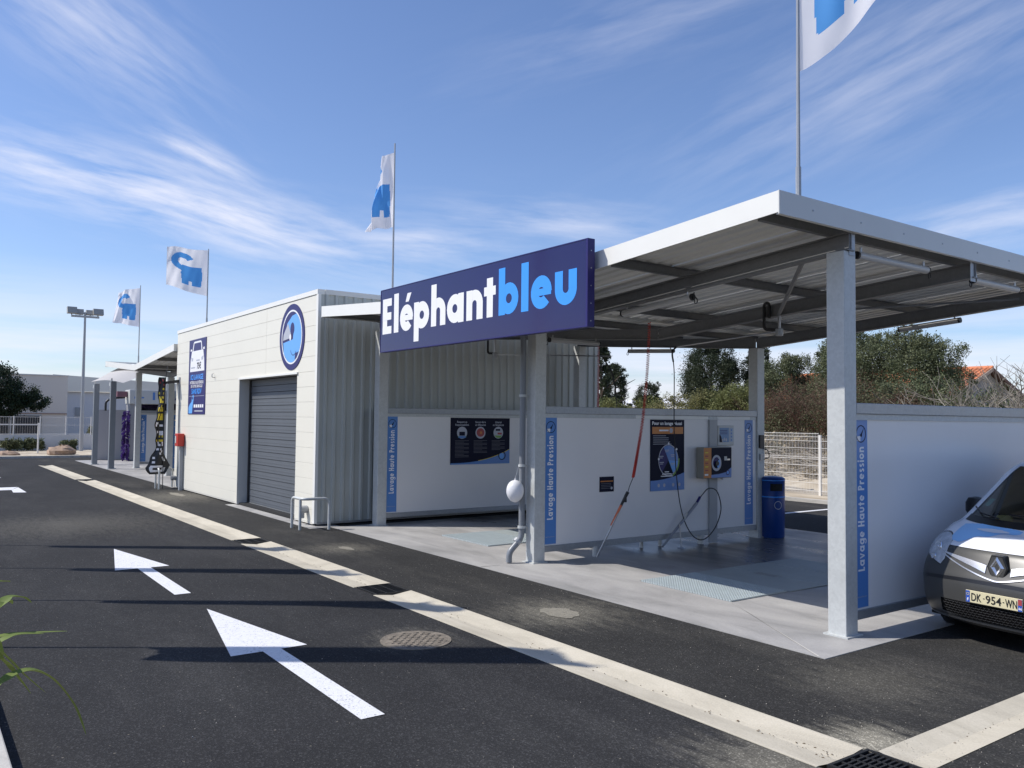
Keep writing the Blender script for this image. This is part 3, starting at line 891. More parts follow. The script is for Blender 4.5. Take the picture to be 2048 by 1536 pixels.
# the spigot near the door, hook and lamp
MB().tube([(-15.75, BY - .03, .30), (-15.75, BY - .16, .30)], .075, 14).tube([(-15.75, BY - .13, .30), (-15.75, BY - .13, .13)], .05, 12).build('outlet_stub', M_alu, t)
MB().tube([(-25.55, BY - .03, .30), (-25.55, BY - .16, .30)], .07, 14).build('outlet_stub', M_alu, t)
MB().tube(rounded([(-22.02, BY - .02, 3.10), (-22.02, BY - .09, 3.10), (-22.02, BY - .09, 3.18), (-22.06, BY - .05, 3.2)], .02), .011, 6).build('wall_hook', M_steel, t)

# banner poster on the building front
t = thing('price_poster', (-23.6, BY - .03, 2.16), 'tall navy poster with white car drawing on the cream building front', 'poster')
MB().box(-24.42, -22.80, BY - .034, BY - .022, 2.15, 4.21).build('board', M_navys, t)
pr = Print((-24.42, BY - .034, 2.15), *YM, lift=.0015)
W, H = 1.62, 2.06
car = [(.16, 1.20), (.20, 1.48), (.24, 1.52), (.30, 1.76), (.40, 1.82), (1.18, 1.82), (1.28, 1.76), (1.36, 1.52), (1.40, 1.48), (1.46, 1.20), (1.3, 1.17), (.32, 1.17)]
pr.poly([(.13, 1.17), (1.50, 1.17), (1.46, 1.50), (1.36, 1.74), (.28, 1.74), (.17, 1.50)], M_white, 1)
for q in ([(.34, 1.742), (.42, 1.742), (.50, 1.95), (.44, 1.97)], [(1.20, 1.742), (1.28, 1.742), (1.20, 1.97), (1.14, 1.95)], [(.44, 1.971), (.50, 1.951), (1.14, 1.951), (1.20, 1.971), (1.12, 2.0), (.52, 2.0)]):
    pr.poly(q, M_white, 2)
pr.poly([(.14, 1.745), (.30, 1.745), (.28, 1.80), (.16, 1.80)], M_white, 2).poly([(1.36, 1.745), (1.5, 1.745), (1.48, 1.81), (1.36, 1.80)], M_white, 2)
pr.poly([(.22, 1.58), (.42, 1.54), (.40, 1.46), (.26, 1.47)], M_pale, 2).poly([(1.20, 1.54), (1.40, 1.58), (1.36, 1.47), (1.22, 1.46)], M_pale, 2)
pr.text('75€', .80, 1.24, .17, M_navyp, 2, bold=.03).rect(.22, 1.26, .62, 1.30, M_pale, 2).rect(.72, 1.45, 1.05, 1.49, M_pale, 2)
pr.text('ICI LAVAGE', .22, .95, .14, M_lblue, 2, w=1.2, bold=.03).text('INTÉRIEUR & EXTÉRIEUR', .16, .83, .08, M_white, 2, w=1.30, bold=.02)
pr.text('DE VOTRE VÉHICULE', .26, .73, .075, M_white, 2, w=1.1, bold=.02).text('SANS RDV', .34, .56, .14, M_lblue, 2, w=.95, bold=.03)
pr.rect(.10, .49, 1.54, .50, M_pale, 1)
pr.poly([(.08, .02), (.44, .02), (.48, .22), (.56, .40), (.58, .50), (.50, .54), (.40, .48), (.36, .34), (.20, .28), (.08, .20)], M_cyan, 2)
pr.disc(.47, .44, .05, .04, M_navys, 3, 16)
for k in range(5): pr.rect(.59 + k * .19, .18, .735 + k * .19, .265, M_white, 2)
pr.rect(.66, .07, 1.44, .105, M_pale, 2)
pr.build('print', t)

# wall lamp and its cable duct, hydrant box on its post
t = thing('wall_floodlight', (-25.3, BY - .02, 2.9), 'dark wall floodlight on an arm at the left end of the cream building', 'lamp')
MB().box(-25.45, -25.33, BY - .045, BY - .021, 2.95, 3.22).build('bracket', M_pvc, t)
MB().hexa([(-25.75, BY - .36, 3.02), (-25.36, BY - .36, 3.02), (-25.36, BY - .05, 3.06), (-25.75, BY - .05, 3.06)],
          [(-25.75, BY - .36, 3.09), (-25.36, BY - .36, 3.09), (-25.36, BY - .05, 3.15), (-25.75, BY - .05, 3.15)]).build('lamp_head', M_black, t)
MB().box(-25.41, -25.37, BY - .04, BY - .022, .06, 2.95).build('cable_duct', M_pvc, t)
t = thing('hydrant_box', (-24.78, BY - .2, 0), 'small red call box on a grey post against the cream wall', 'call box')
MB().box(-24.84, -24.74, BY - .13, BY - .04, 0, 1.24).build('post', M_pvc, t)
MB().box(-24.98, -24.66, BY - .22, BY - .04, 1.24, 1.60).build('box', M_red, t, bevel=.02)
MB().box(-24.94, -24.82, BY - .228, BY - .221, 1.33, 1.53).build('window', M_offw, t)


# tubular corner guards
def guard(cx, cy, sx, label):
    t = thing('corner_guard', (cx, cy, 0), label, 'guard rail', 'tubular corner guards')
    h = .58; r = .028
    MB().tube(rounded([(cx - sx * .52, cy, 0), (cx - sx * .52, cy, h), (cx, cy, h), (cx + sx * .06, cy + .5, h), (cx + sx * .06, cy + .5, 0)], .12, 6), r, 10).build('hoop', M_galv, t, smooth=True)
    MB().tube([(cx - sx * .12, cy, 0), (cx - sx * .12, cy, h)], r, 10).build('leg', M_galv, t, smooth=True)


guard(-14.92, 6.05, 1, 'galvanised tube guard round the near right corner of the cream building')
guard(-25.9, 5.98, -1, 'galvanised tube guard round the far left corner of the cream building')


# ------------------------------------------------------------------ WASH CANOPIES
def canopy(xc, label, mainc=True):
    t = thing('wash_canopy', (xc, 10, 0), label, 'canopy', 'steel canopies over the wash bays')
    yf, yb = 6.40, 13.90
    sl_ = .072; half = 5.15; zv = 3.83

    def zt(x): return zv + abs(x - xc) * sl_
    # posts
    for dx in (-5.0, 0, 5.0):
        for y in (7.60, 12.70):
            x = xc + dx
            zt_ = zt(x) - .38
            MB().box(x - .10, x + .10, y - .10, y + .10, .012, zt_ + .0).build('post', M_galv, t, bevel=.006)
            MB().box(x - .135, x + .135, y - .135, y + .135, .006, .02).build('foot_plate', M_galv, t)
    # beams, purlins, roof sheets, per wing
    for sgn in (-1, 1):
        xe = xc + sgn * half; x5 = xc + sgn * 5.12
        for y in (7.60, 10.15, 12.70):
            b = MB()
            # I section: web and two flanges following the slope
            for (w, a, c) in ((.055, -.212, -.20), (.006, -.372, -.212), (.055, -.384, -.372)):
                xi = xc + sgn * .011
                P0 = [(xi, y - w, zv + a), (x5, y - w, zt(x5) + a), (x5, y + w, zt(x5) + a), (xi, y + w, zv + a)]
                P1 = [(xi, y - w, zv + c), (x5, y - w, zt(x5) + c), (x5, y + w, zt(x5) + c), (xi, y + w, zv + c)]
                if sgn < 0: P0.reverse(); P1.reverse()
                b.hexa(P0, P1)
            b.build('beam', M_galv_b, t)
        for d in (.85, 2.86, 4.88):
            x = xc + sgn * d; z = zt(x)
            b = MB().box(x - .004, x + .004, yf + .05, yb - .05, z - .197, z - .085).box(x - .004, x + .045, yf + .05, yb - .05, z - .197, z - .192).box(x - .004, x + .045, yf + .05, yb - .05, z - .093, z - .088)
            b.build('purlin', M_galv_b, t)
        # ribbed roof sheets, ribs run down the slope
        w = 1.0; y = yf + .012; n = 0
        while y < yb - .02:
            y2 = min(y + w, yb - .012); b = MB(); prf = []; q = y
            while q < y2 - .01:
                prf += [(q, 0), (min(q + .10, y2), 0), (min(q + .125, y2), .035), (min(q + .165, y2), .035), (min(q + .19, y2), 0)]; q += .20
            prf.append((y2 - .004, 0))
            rows = []
            for xx in ((xc - sgn * .001), xe - sgn * .012):
                rows.append([(xx, a, zt(xx) - .084 + c) for a, c in prf])
            b.grid(rows)
            b.build('roof_sheet', M_roof_u, t); y = y2
        # fascias
        for (ya, yb_) in ((yf - .012, yf), (yb, yb + .012)):
            xm = xc; b = MB()
            P0 = [(xm, ya, zv - .19), (xe, ya, zt(xe) - .19), (xe, yb_, zt(xe) - .19), (xm, yb_, zv - .19)]
            P1 = [(xm, ya, zv + .01), (xe, ya, zt(xe) + .01), (xe, yb_, zt(xe) + .01), (xm, yb_, zv + .01)]
            if sgn < 0: P0.reverse(); P1.reverse()
            b.hexa(P0, P1); b.build('fascia', M_trim, t)
        zz_ = zt(xe); xo = xe + sgn * .012
        MB().box(min(xe, xo), max(xe, xo), yf - .013, yb + .013, zz_ - .205, zz_ + .012).build('fascia', M_fascia, t)
        MB().box(min(xe, xe - sgn * .03), max(xe, xe - sgn * .03), yf, yb, zz_ - .206, zz_ - .198).build('fascia_lip', M_trim, t)
        b = MB()
        yy = yf + .5
        while yy < yb: b.tube([(xo, yy, zz_ - .10), (xo + sgn * .006, yy, zz_ - .10)], .009, 6); yy += .8
        o = b.build('fascia_screws', M_steel, t); o['kind'] = 'stuff'
    MB().box(xc - .085, xc + .085, yf + .02, yb - .02, zv - .11, zv - .10).box(xc - .09, xc - .08, yf + .02, yb - .02, zv - .11, zv - .075).box(xc + .08, xc + .09, yf + .02, yb - .02, zv - .11, zv - .075).build('valley_gutter', M_fascia, t)
    # braces from the middle beam towards the front beam
    for sgn in (-1, 1):
        xa = xc + sgn * 4.55; xb_ = xc + sgn * 2.4
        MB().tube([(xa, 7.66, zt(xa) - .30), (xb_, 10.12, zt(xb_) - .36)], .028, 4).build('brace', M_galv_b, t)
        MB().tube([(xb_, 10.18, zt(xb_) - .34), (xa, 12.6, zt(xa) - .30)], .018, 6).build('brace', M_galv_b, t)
    for dx in (5.0,):
        x = xc + dx
        MB().box(x + .101, x + .107, 7.58, 7.68, zt(x) - .42, zt(x) - .19).build('bracket', M_alu, t)
        MB().box(x + .10, x + .106, 10.05, 10.17, zt(x) - .42, zt(x) - .19).build('bracket', M_alu, t)
    return t, zt


cm, ztm = canopy(-9.87, 'near galvanised steel canopy with butterfly roof, beside the blue sign')
cf, ztf = canopy(-30.95, 'far steel canopy with butterfly roof, left of the cream building')


def tube_light(p0, p1, label):
    p0 = Vector(p0); p1 = Vector(p1); d = (p1 - p0).normalized()
    t = thing('tube_light', tuple((p0 + p1) / 2), label, 'light', 'tube lights under the canopy')
    MB().tube([p0, p1], .043, 12).build('diffuser', M_lightw, t, smooth=True)
    MB().tube([p0 - d * .03, p0 + d * .012], .042, 12).build('end_cap', M_black, t); MB().tube([p1 - d * .012, p1 + d * .03], .042, 12).build('end_cap', M_black, t)
    MB().tube([p0 + d * .06, p0 + d * .06 + Vector((0, 0, .09))], .012, 6).build('hanger', M_steel, t); MB().tube([p1 - d * .06, p1 - d * .06 + Vector((0, 0, .09))], .012, 6).build('hanger', M_steel, t)
    q = p0 - d * .03
    MB().tube(rounded([q, q - d * .05 + Vector((0, 0, -.02)), q - d * .07 + Vector((0, 0, -.08)), q - d * .02 + Vector((0, 0, -.09)), q - d * .01 + Vector((0, 0, .05))], .03), .006, 6).build('cable', M_black, t)


def zb(x): return ztm(x) - .384 - .06


tube_light((-6.85, 7.60, zb(-6.85) - .02), (-8.02, 7.60, zb(-8.02) - .02), 'tube light under the front beam, half way to the sign')
tube_light((-4.92, 9.35, 3.84), (-4.92, 7.98, 3.84), 'tube light at the right canopy edge nearest the tall front post')
tube_light((-4.92, 10.45, 3.84), (-4.92, 11.60, 3.84), 'tube light at the right canopy edge, second from the front post')
tube_light((-13.2, 12.70, 3.60), (-11.95, 12.70, 3.53), 'tube light hanging below the back beam against the sky')
tube_light((-11.2, 8.9, 3.46), (-11.2, 10.0, 3.46), 'tube light behind the right end of the blue sign, running to the back')
tube_light((-7.1, 12.70, ztm(-7.1) - .45), (-6.2, 12.70, ztm(-6.2) - .45), 'tube light under the back beam, right of the front post')


# ------------------------------------------------------------------ PARTITIONS
def partition(xf, side_text, label, conduit=False, y0=7.70, y1=12.60):
    t = thing('bay_partition', (xf, (y0 + y1) / 2, 0), label, 'partition', 'white bay partitions')
    MB().box(xf - .05, xf, y0 + .0, y1, .24, 2.15).build('panel', M_panel, t)
    MB().box(xf - .085, xf + .035, y0, y1 - .02, 2.19, 2.30).build('top_rail', M_alu, t, bevel=.006)
    MB().box(xf - .07, xf + .014, y0, y1 - .02, 2.13, 2.189).build('cap_rail', M_galv, t)
    MB().box(xf - .07, xf + .02, y0, y1 - .02, .15, .238).build('bottom_rail', M_alu, t, bevel=.004)
    def strip(ya, end):
        b = Print((xf + .001, ya, .26), *XP, lift=.0016)
        b.rect(0, 0, .23, 1.90, M_blue, 1)
        b.arc(.115, 1.73, .088, .078, 0, 360, M_navyp, 2, 32)
        b.poly([(.10, 1.715), (.13, 1.715), (.165, 1.79)], M_navyp, 2).disc(.115, 1.715, .016, .016, M_navyp, 3, 12)
        b.poly([(.045, 1.66), (.10, 1.655), (.105, 1.71), (.05, 1.705)], M_white, 2)
        b.geo('Lavage Haute Pression', .165, .36, .080, M_white, stroke=.30, gap=.20, length=1.24, rot=True)
        b.text('elephant-bleu.com', .03, .10, .018, M_pale, 2, w=.17)
        o = b.build('blue_strip', t)
    strip(y0 + .002, False)
    if end_strip: strip(y1 - .33, True)
    if conduit:
        for ya_, yb2 in ((9.55, 11.28), (11.52, 12.40)): MB().box(xf + .0145, xf + .017, ya_, yb2, 2.133, 2.186).build('protective_film', M_trim, t)
        MB().box(xf + .001, xf + .035, 11.30, 11.50, .02, 2.128).build('cable_cover', M_pvc, t)
    return t


end_strip = False
P1t = partition(-14.80, None, 'white bay partition beside the ribbed wall, behind the round balloon')
end_strip = True
P2t = partition(-9.80, None, 'white bay partition in the middle with control box and dial poster', conduit=True)
end_strip = False
P3t = partition(-4.80, None, 'white bay partition nearest the camera, behind the parked van', y1=13.0)
partition(-35.95, None, 'white bay partition of the far canopy, at its left end')
partition(-30.95, None, 'white bay partition of the far canopy, in its middle')

# faint glossy scuffs are left to the light; posters
t = thing('info_poster', (-14.86, 10.0, 1.6), 'dark poster with three round pictures on the partition by the ribbed wall', 'poster')
MB().box(-14.869, -14.862, 9.23, 10.73, 1.15, 2.12).build('board', M_navyp, t)
pr = Print((-14.862, 9.23, 1.15), *XP, lift=.0012)
heads = [('Respect et', 'Responsabilité'), ('Savoir-faire', 'et Efficacité'), ('Liberté', 'et Simplicité')]
for i, (a, c) in enumerate(heads):
    cx = .28 + i * .46
    pr.text(a, cx, .865, .042, M_pale, 2, bold=.02, center=True).text(c, cx, .805, .042, M_pale, 2, bold=.02, center=True)
    pr.disc(cx, .66, .125, .125, M_pale, 2)
    if i == 0: pr.rect(cx - .07, .60, cx + .07, .68, M_navyp, 3).rect(cx - .10, .56, cx + .10, .59, M_green, 3).disc(cx, .57, .10, .025, M_blue, 4)
    if i == 1: pr.disc(cx, .665, .10, .09, M_redp, 3).disc(cx + .01, .66, .03, .03, M_orange, 4)
    if i == 2: pr.poly([(cx - .10, .60), (cx + .10, .60), (cx + .05, .55), (cx - .04, .55)], M_green, 3).rect(cx - .07, .70, cx + .05, .74, M_navyp, 3).rect(cx - .02, .62, cx + .09, .66, M_redp, 3)
    for k in range((13, 10, 8)[i]):
        ww = .34 if k % 3 != 1 else .22
        pr.rect(cx - .17, .49 - k * .028, cx - .17 + ww, .497 - k * .028, mat('grey_print', (.15, .15, .17), .5), 2)
wav = [(x, .03 + .0 + .27 * (x / 1.5) ** 2.6) for x in np.linspace(0, 1.5, 14)]
pr.poly([(0, 0), (1.5, 0)] + list(reversed(wav)), M_blue, 2)
for (xa, ya), (xb, yb) in zip(wav[6:-1], wav[7:]): pr.poly([(xa, ya), (xb, yb), (xb, yb + .012), (xa, ya + .012)], M_yellow, 3)
pr.arc(1.30, .17, .095, .075, 0, 360, M_navyp, 4).disc(1.29, .16, .06, .065, M_cyan, 4)
pr.build('print', t)
t.location.x += .07; t.location.y -= .07

t = thing('programme_poster', (-9.86, 10.4, 1.5), 'tall navy poster with a large dial and orange band, left of the control box', 'poster')
MB().box(-9.869, -9.862, 9.96, 10.76, .95, 2.12).build('board', M_navyp, t)
pr = Print((-9.862, 9.96, .95), *XP, lift=.0012)
pr.text('Pour un lavage réussi', .04, 1.085, .055, M_white, 2, w=.70, bold=.03)
pr.rect(.04, .935, .77, 1.05, M_orange, 2).rect(.20, .98, .42, 1.005, M_white, 3).disc(.48, .99, .04, .04, M_pale, 3, 18)
for k in range(5): pr.rect(.06, .90 - k * .034, .06 + (.30, .36, .36, .40, .43)[k], .908 - k * .034, M_pale, 2)
pr.arc(.42, .50, .235, .222, 0, 360, M_pale, 2, 40, 1.12)
pr.poly([(.42, .50)] + [(.42 + .222 * cos(a), .50 + .245 * sin(a)) for a in np.linspace(radians(-60), radians(120), 18)], M_blue, 2)
pr.poly([(.42, .50)] + [(.42 + .222 * cos(a), .50 + .245 * sin(a)) for a in np.linspace(radians(120), radians(230), 14)], M_navys, 2)
pr.poly([(.42, .50)] + [(.42 + .222 * cos(a), .50 + .245 * sin(a)) for a in np.linspace(radians(-60), radians(-5), 10)], M_cyan, 3)
pr.arc(.42, .50, .262, .236, -65, 5, M_green, 3, 14, 1.12)
for (a, c) in ((.25, .56), (.38, .66), (.52, .58), (.26, .46), (.52, .44)): pr.rect(a - .05, c, a + .05, c + .012, M_pale, 4).rect(a - .04, c - .025, a + .03, c - .015, M_pale, 4)
for (a, c) in ((.19, .52), (.42, .775), (.61, .68)): pr.disc(a, c, .02, .02, M_white, 4, 10)
for k, w_ in enumerate((.05, .11, .14)): pr.rect(.38 - w_, .30 - k * .035, .38 + w_, .316 - k * .035, M_white, 4)
wav = [(x, .17 + .12 * (x / .8) ** 2) for x in np.linspace(0, .8, 10)]
pr.poly([(0, 0), (.8, 0)] + list(reversed(wav)), M_blue, 3)
for a in (.19, .32, .53, .68): pr.disc(a, .09, .028, .03, M_pale, 4, 14)
pr.build('print', t)
t.location.x += .07; t.location.y -= .07

t = thing('warning_sticker', (-9.86, 9.0, 1.1), 'small square dark sticker low on the middle partition, left of the red hose', 'sticker')
MB().box(-9.869, -9.864, 8.86, 9.16, .985, 1.22).build('board', M_navyp, t)
pr = Print((-9.864, 8.86, .985), *XP, lift=.0012)
pr.rect(.02, .155, .28, .172, M_orange, 1)
for k in range(4): pr.rect(.03, .125 - k * .025, .24, .131 - k * .025, mat('grey_print', (.15, .15, .17), .5), 1)
pr.disc(.25, .055, .022, .022, M_pale, 2, 12); pr.build('print', t)
t.location.x += .07; t.location.y -= .07

t = thing('price_display', (-9.85, 11.75, 1.85), 'small white framed price display above the control box', 'display')
MB().box(-9.869, -9.825, 11.58, 12.00, 1.68, 2.03).build('frame', M_offw, t, bevel=.01)
pr = Print((-9.825, 11.58, 1.68), *XP, lift=.0015)
pr.rect(.03, .06, .28, .31, mat('display_blue', (.10, .24, .45), .3), 1).rect(.29, .06, .40, .31, mat('display_pale', (.35, .44, .55), .3), 1)
for k in range(3): pr.rect(.04, .26 - k * .03, .24, .27 - k * .03, M_navys, 2)
for a, c in ((.06, .10), (.11, .09), (.16, .11), (.21, .10)): pr.disc(a, c, .022, .03, M_pale, 2, 10)
pr.poly([(.03, .06), (.10, .06), (.07, .16), (.03, .20)], M_navyp, 3)
for k in range(4): pr.disc(.345, .27 - k * .058, .018, .018, M_blue, 2, 10)
pr.build('screen', t)
t.location.x += .07; t.location.y -= .07

t = thing('control_box', (-9.7, 11.4, 1.1), 'steel control box with orange and black face on the middle partition', 'control box')
MB().box(-9.835, -9.68, 11.03, 11.76, 1.13, 1.66).build('housing', mat('khaki_steel', (0.30, .29, .25), .4, .3), t, bevel=.008)
pr = Print((-9.68, 11.03, 1.13), *XP, lift=.0015)
pr.rect(.01, .01, .72, .52, M_navyp, 1).rect(.01, .01, .20, .52, M_orange, 2)
pr.poly([(.20, .01), (.72, .01), (.72, .18), (.58, .10), (.40, .07), (.20, .06)], M_blue, 2)
pr.arc(.33, .26, .125, .085, 0, 360, M_pale, 3, 30, 1.1)
pr.poly([(.33, .26)] + [(.33 + .09 * cos(a), .26 + .10 * sin(a)) for a in np.linspace(radians(-70), radians(40), 10)], M_cyan, 4)
pr.poly([(.33, .26)] + [(.33 + .09 * cos(a), .26 + .10 * sin(a)) for a in np.linspace(radians(60), radians(200), 10)], M_navys, 4)
pr.rect(.53, .30, .60, .37, M_offw, 3).rect(.60, .30, .68, .33, M_steel, 3).rect(.03, .05, .12, .08, M_white, 3)
for k in range(6): pr.rect(.04, .13 + k * .06, .12, .15 + k * .06, M_yellow if k % 2 else M_redp, 3)
pr.disc(.62, .09, .045, .045, M_navys, 3, 18).disc(.62, .09, .03, .03, M_cyan, 4, 18)
pr.build('face_print', t)
MB().tube([(-9.68, 11.35, 1.385), (-9.645, 11.35, 1.385)], .04, 14).build('dial_knob', M_black, t)
MB().tube([(-9.76, 11.6, 1.13), (-9.76, 11.6, 1.09)], .02, 8).build('lock', M_steel, t)
t.location.x += .07; t.location.y -= .07

# gadget on the back post
t = thing('key_switch', (-9.8, 12.62, 1.7), 'small black key switch on the back post behind the display', 'switch')
MB().box(-9.768, -9.74, 12.64, 12.76, 1.62, 1.86).build('housing', M_black, t)
MB().tube(rounded([(-9.75, 12.72, 1.62), (-9.72, 12.84, 1.58), (-9.72, 12.88, 1.45), (-9.75, 12.76, 1.42)], .04), .008, 6).build('cable', M_black, t)
MB().box(-9.768, -9.75, 12.66, 12.78, 1.40, 1.52).build('plate', M_alu, t)

# ------------------------------------------------------------------ BIG SIGN
t = thing('shop_sign', (-9.7, 6.2, 3.16), 'long navy sign board reading Eléphant bleu on the canopy edge', 'sign')
MB().box(-12.20, -7.16, 6.205, 6.30, 3.165, 4.145).build('board', M_navy, t)
b = MB().box(-12.205, -7.13, 6.20, 6.305, 4.146, 4.158).box(-12.205, -7.13, 6.20, 6.305, 3.152, 3.164).box(-12.212, -12.201, 6.20, 6.305, 3.164, 4.146).box(-7.159, -7.13, 6.20, 6.305, 3.164, 4.146)
b.build('frame', M_navys, t)
b = MB()
for z in (3.22, 3.42, 3.62, 3.82, 4.02): b.tube([(-7.131, 6.25, z), (-7.126, 6.25, z)], .007, 6)
b.build('rivets', M_steel, t)
for x in (-11.6, -9.9, -8.0): MB().box(x - .03, x + .03, 6.306, 6.387, 3.70, 3.82).build('bracket', M_alu, t)
xs = {0: ('E', -12.13, -11.83), 1: ('l', -11.75, -11.60), 2: ('é', -11.55, -11.14), 3: ('p', -11.11, -10.66), 4: ('h', -10.60, -10.20), 5: ('a', -10.16, -9.72),
      6: ('n', -9.65, -9.25), 7: ('t', -9.22, -8.95), 8: ('b', -8.88, -8.45), 9: ('l', -8.39, -8.24), 10: ('e', -8.19, -7.78), 11: ('u', -7.72, -7.32)}
for k, (ch, a, c) in xs.items():
    pr = Print((a, 6.205, 3.437), *YM, lift=.002)
    s_ = .345
    pcs, gw = glyph(ch, s_); xh = .407
    sx = (c - a) / (gw * xh)
    for i, pc in enumerate(pcs):
        for q in pc: pr.poly([(x * xh * sx, y * xh) for x, y in q], M_white if k < 8 else M_lblue, 1, i * .0004)
    pr.build('letter', t)

# ------------------------------------------------------------------ downpipe, balloon
t = thing('downpipe', (-9.98, 7.42, 0), 'grey rainwater downpipe with bent foot on the middle front post', 'pipe')
MB().tube(rounded([(-9.97, 7.42, 3.66), (-9.97, 7.42, .36), (-10.0, 7.22, .16), (-10.0, 7.22, .02)], .09, 6), .045, 14).build('pipe', mat('dark_grey_pvc', (.20, .215, .235), .35, var=.06, vs=6), t, smooth=True)
for z in (2.45, 1.42, .52):
    MB().tube([(-9.97, 7.42, z - .018), (-9.97, 7.42, z + .018)], .06, 14).tube([(-9.97, 7.45, z), (-9.93, 7.51, z)], .008, 6).build('pipe_clip', M_galv, t)
MB().tube([(-9.985, 7.33, .30), (-9.975, 7.37, .335)], .060, 14).build('collar', M_pvc, t)
t = thing('balloon', (-9.93, 7.33, 1.05), 'white balloon tied to the grey downpipe', 'balloon')
b = MB(); prf = []
for k in range(15):
    a = pi * k / 14
    r = .128 * sin(a) * (1 + .10 * cos(a)) ** -1; z = -cos(a) * (.15 if a < pi / 2 else .175)
    prf.append((max(r, .002), z))
b.lathe(prf, (-9.95, 7.28, 1.04), 24); b.build('skin', mat('balloon_rubber', (.82, .82, .84), .3, trans=.15), t, smooth=True)
MB().lathe([(.012, 0), (.004, .012), (.014, .03)], (-9.95, 7.28, 1.213), 8).build('knot', M_white, t)
MB().tube([(-9.95, 7.28, 1.235), (-9.96, 7.34, 1.40)], .0022, 4).build('string', M_white, t)


# ------------------------------------------------------------------ hoses, lances, booms
def coil(path, r, turns, rt, name, m, par):
    P = spline(path, 10); L = [0]
    for a, c in zip(P[:-1], P[1:]): L.append(L[-1] + (c - a).length)
    T = L[-1]; out = []
    n = int(turns * 9)
    for k in range(n + 1):
        # turns crowd towards the lower end
        f = k / n; s_ = T * (1 - (1 - f) ** 1.9 * 1.0) if False else T * (f + .18 * sin(pi * f))
        s_ = min(s_, T - 1e-4)
        i = max(j for j in range(len(L)) if L[j] <= s_) if n < 50 else int(np.searchsorted(L, s_, 'right')) - 1
        i = min(i, len(P) - 2); u = (s_ - L[i]) / max(L[i + 1] - L[i], 1e-9)
        c = P[i].lerp(P[i + 1], u); a = 2 * pi * turns * f
        out.append(c + Vector((cos(a) * r * .6, sin(a) * r, sin(a) * .0)) + Vector((cos(a) * .0, 0, 0)))
    MB().tube(out, rt, 4).build(name, m, par)


def boom(px, py, tx, ty, tz, label):
    z0 = ztm(px) - .384
    t = thing('swivel_boom', (px, py, z0), label, 'boom', 'swivel booms under the canopy')
    MB().tube([(px, py, z0), (px, py, 3.36)], .022, 8).build('pivot_pipe', M_steel, t)
    MB().lathe([(.05, -.07), (.055, -.05), (.055, .03), (.03, .04)], (px, py, 3.40), 12).build('swivel', M_alu, t)
    MB().tube([(px, py, 3.40), (tx, ty, tz)], .013, 6).build('arm', M_steel, t)
    MB().tube(rounded([(px - .17, py, z0 - .02), (px - .17, py, z0 + .20), (px - .26, py, z0 + .20), (px - .26, py, 3.44), (px - .02, py, 3.42)], .06, 6), .022, 8).build('feed_hose', M_rubber, t, smooth=True)
    return t


boom(-7.45, 10.1, -9.65, 10.35, 3.33, 'swivel boom with black feed hose in the bay nearest the van')
boom(-13.85, 9.6, -12.6, 11.6, 3.40, 'swivel boom with black feed hose in the bay beside the ribbed wall')

t = thing('foam_lance', (-9.65, 8.6, 0), 'foam lance with orange handle hanging from the red coiled hose', 'lance')
MB().tube([(-9.66, 8.62, .02), (-9.38, 8.86, .80)], .014, 8).build('lance_tube', M_steel, t)
MB().tube([(-9.50, 8.77, .50), (-9.38, 8.86, .82)], .021, 8).build('grip', M_orh, t)
MB().tube([(-9.38, 8.86, .82), (-9.31, 8.93, 1.02)], [.020, .026], 8).box(-9.37, -9.345, 8.91, 8.94, .86, .97).build('trigger', M_black, t)
t = thing('coiled_hose', (-9.25, 9.2, 3.3), 'red coiled air hose hanging down in front of the middle partition', 'hose', 'red coiled hoses')
coil([(-9.22, 9.28, 3.62), (-9.22, 9.25, 3.0), (-9.22, 9.16, 2.2), (-9.24, 9.08, 1.7), (-9.27, 9.0, 1.24)], .026, 105, .0055, 'coil', M_coil, t)
MB().tube([(-9.27, 9.0, 1.24), (-9.30, 8.95, 1.1), (-9.31, 8.93, 1.02)], .006, 6).build('lead', M_rubber, t)
t = thing('coiled_hose', (-13.6, 10.6, 3.3), 'dark red coiled hose hanging in the farther bay before the ribbed wall edge', 'hose', 'red coiled hoses')
coil([(-12.2, 10.90, 3.55), (-12.2, 10.90, 2.6), (-12.2, 10.88, 2.0)], .024, 60, .0055, 'coil', M_coil, t)

t = thing('pressure_hose', (-9.7, 10.4, 3.3), 'thin black pressure hose looping to the grey lance by the control box', 'hose')
pth = [(-9.65, 10.35, 3.33), (-9.7, 10.30, 3.22), (-9.7, 10.345, 2.9), (-9.7, 10.35, 1.9), (-9.7, 10.42, 1.1), (-9.7, 10.55, .55), (-9.7, 10.78, .20), (-9.68, 11.04, .10),
       (-9.65, 11.30, .28), (-9.62, 11.42, .60), (-9.62, 11.32, .90), (-9.66, 11.16, .96), (-9.68, 11.02, .86), (-9.70, 10.90, .73)]
MB().tube(spline(pth, 10), .009, 6).build('hose', M_rubber, t, smooth=True)
MB().tube(spline(pth[:4], 8)[:14], .016, 6).build('sleeve', M_black, t)
t = thing('pressure_hose', (-12.6, 11.6, 3.4), 'thin black hose hanging in the farther bay, seen above the middle partition', 'hose')
MB().tube(spline([(-12.75, 11.45, 3.44), (-12.62, 11.62, 3.1), (-12.52, 11.66, 2.7), (-12.5, 11.68, 2.1), (-12.5, 11.68, 1.2)], 8), .009, 6).build('hose', M_rubber, t, smooth=True)
MB().tube(spline([(-12.75, 11.45, 3.44), (-12.62, 11.62, 3.1), (-12.56, 11.65, 2.85)], 8), .017, 6).build('sleeve', M_black, t)
t = thing('pressure_lance', (-9.7, 10.1, 0), 'grey steel pressure lance leaning in its floor holder below the dial poster', 'lance')
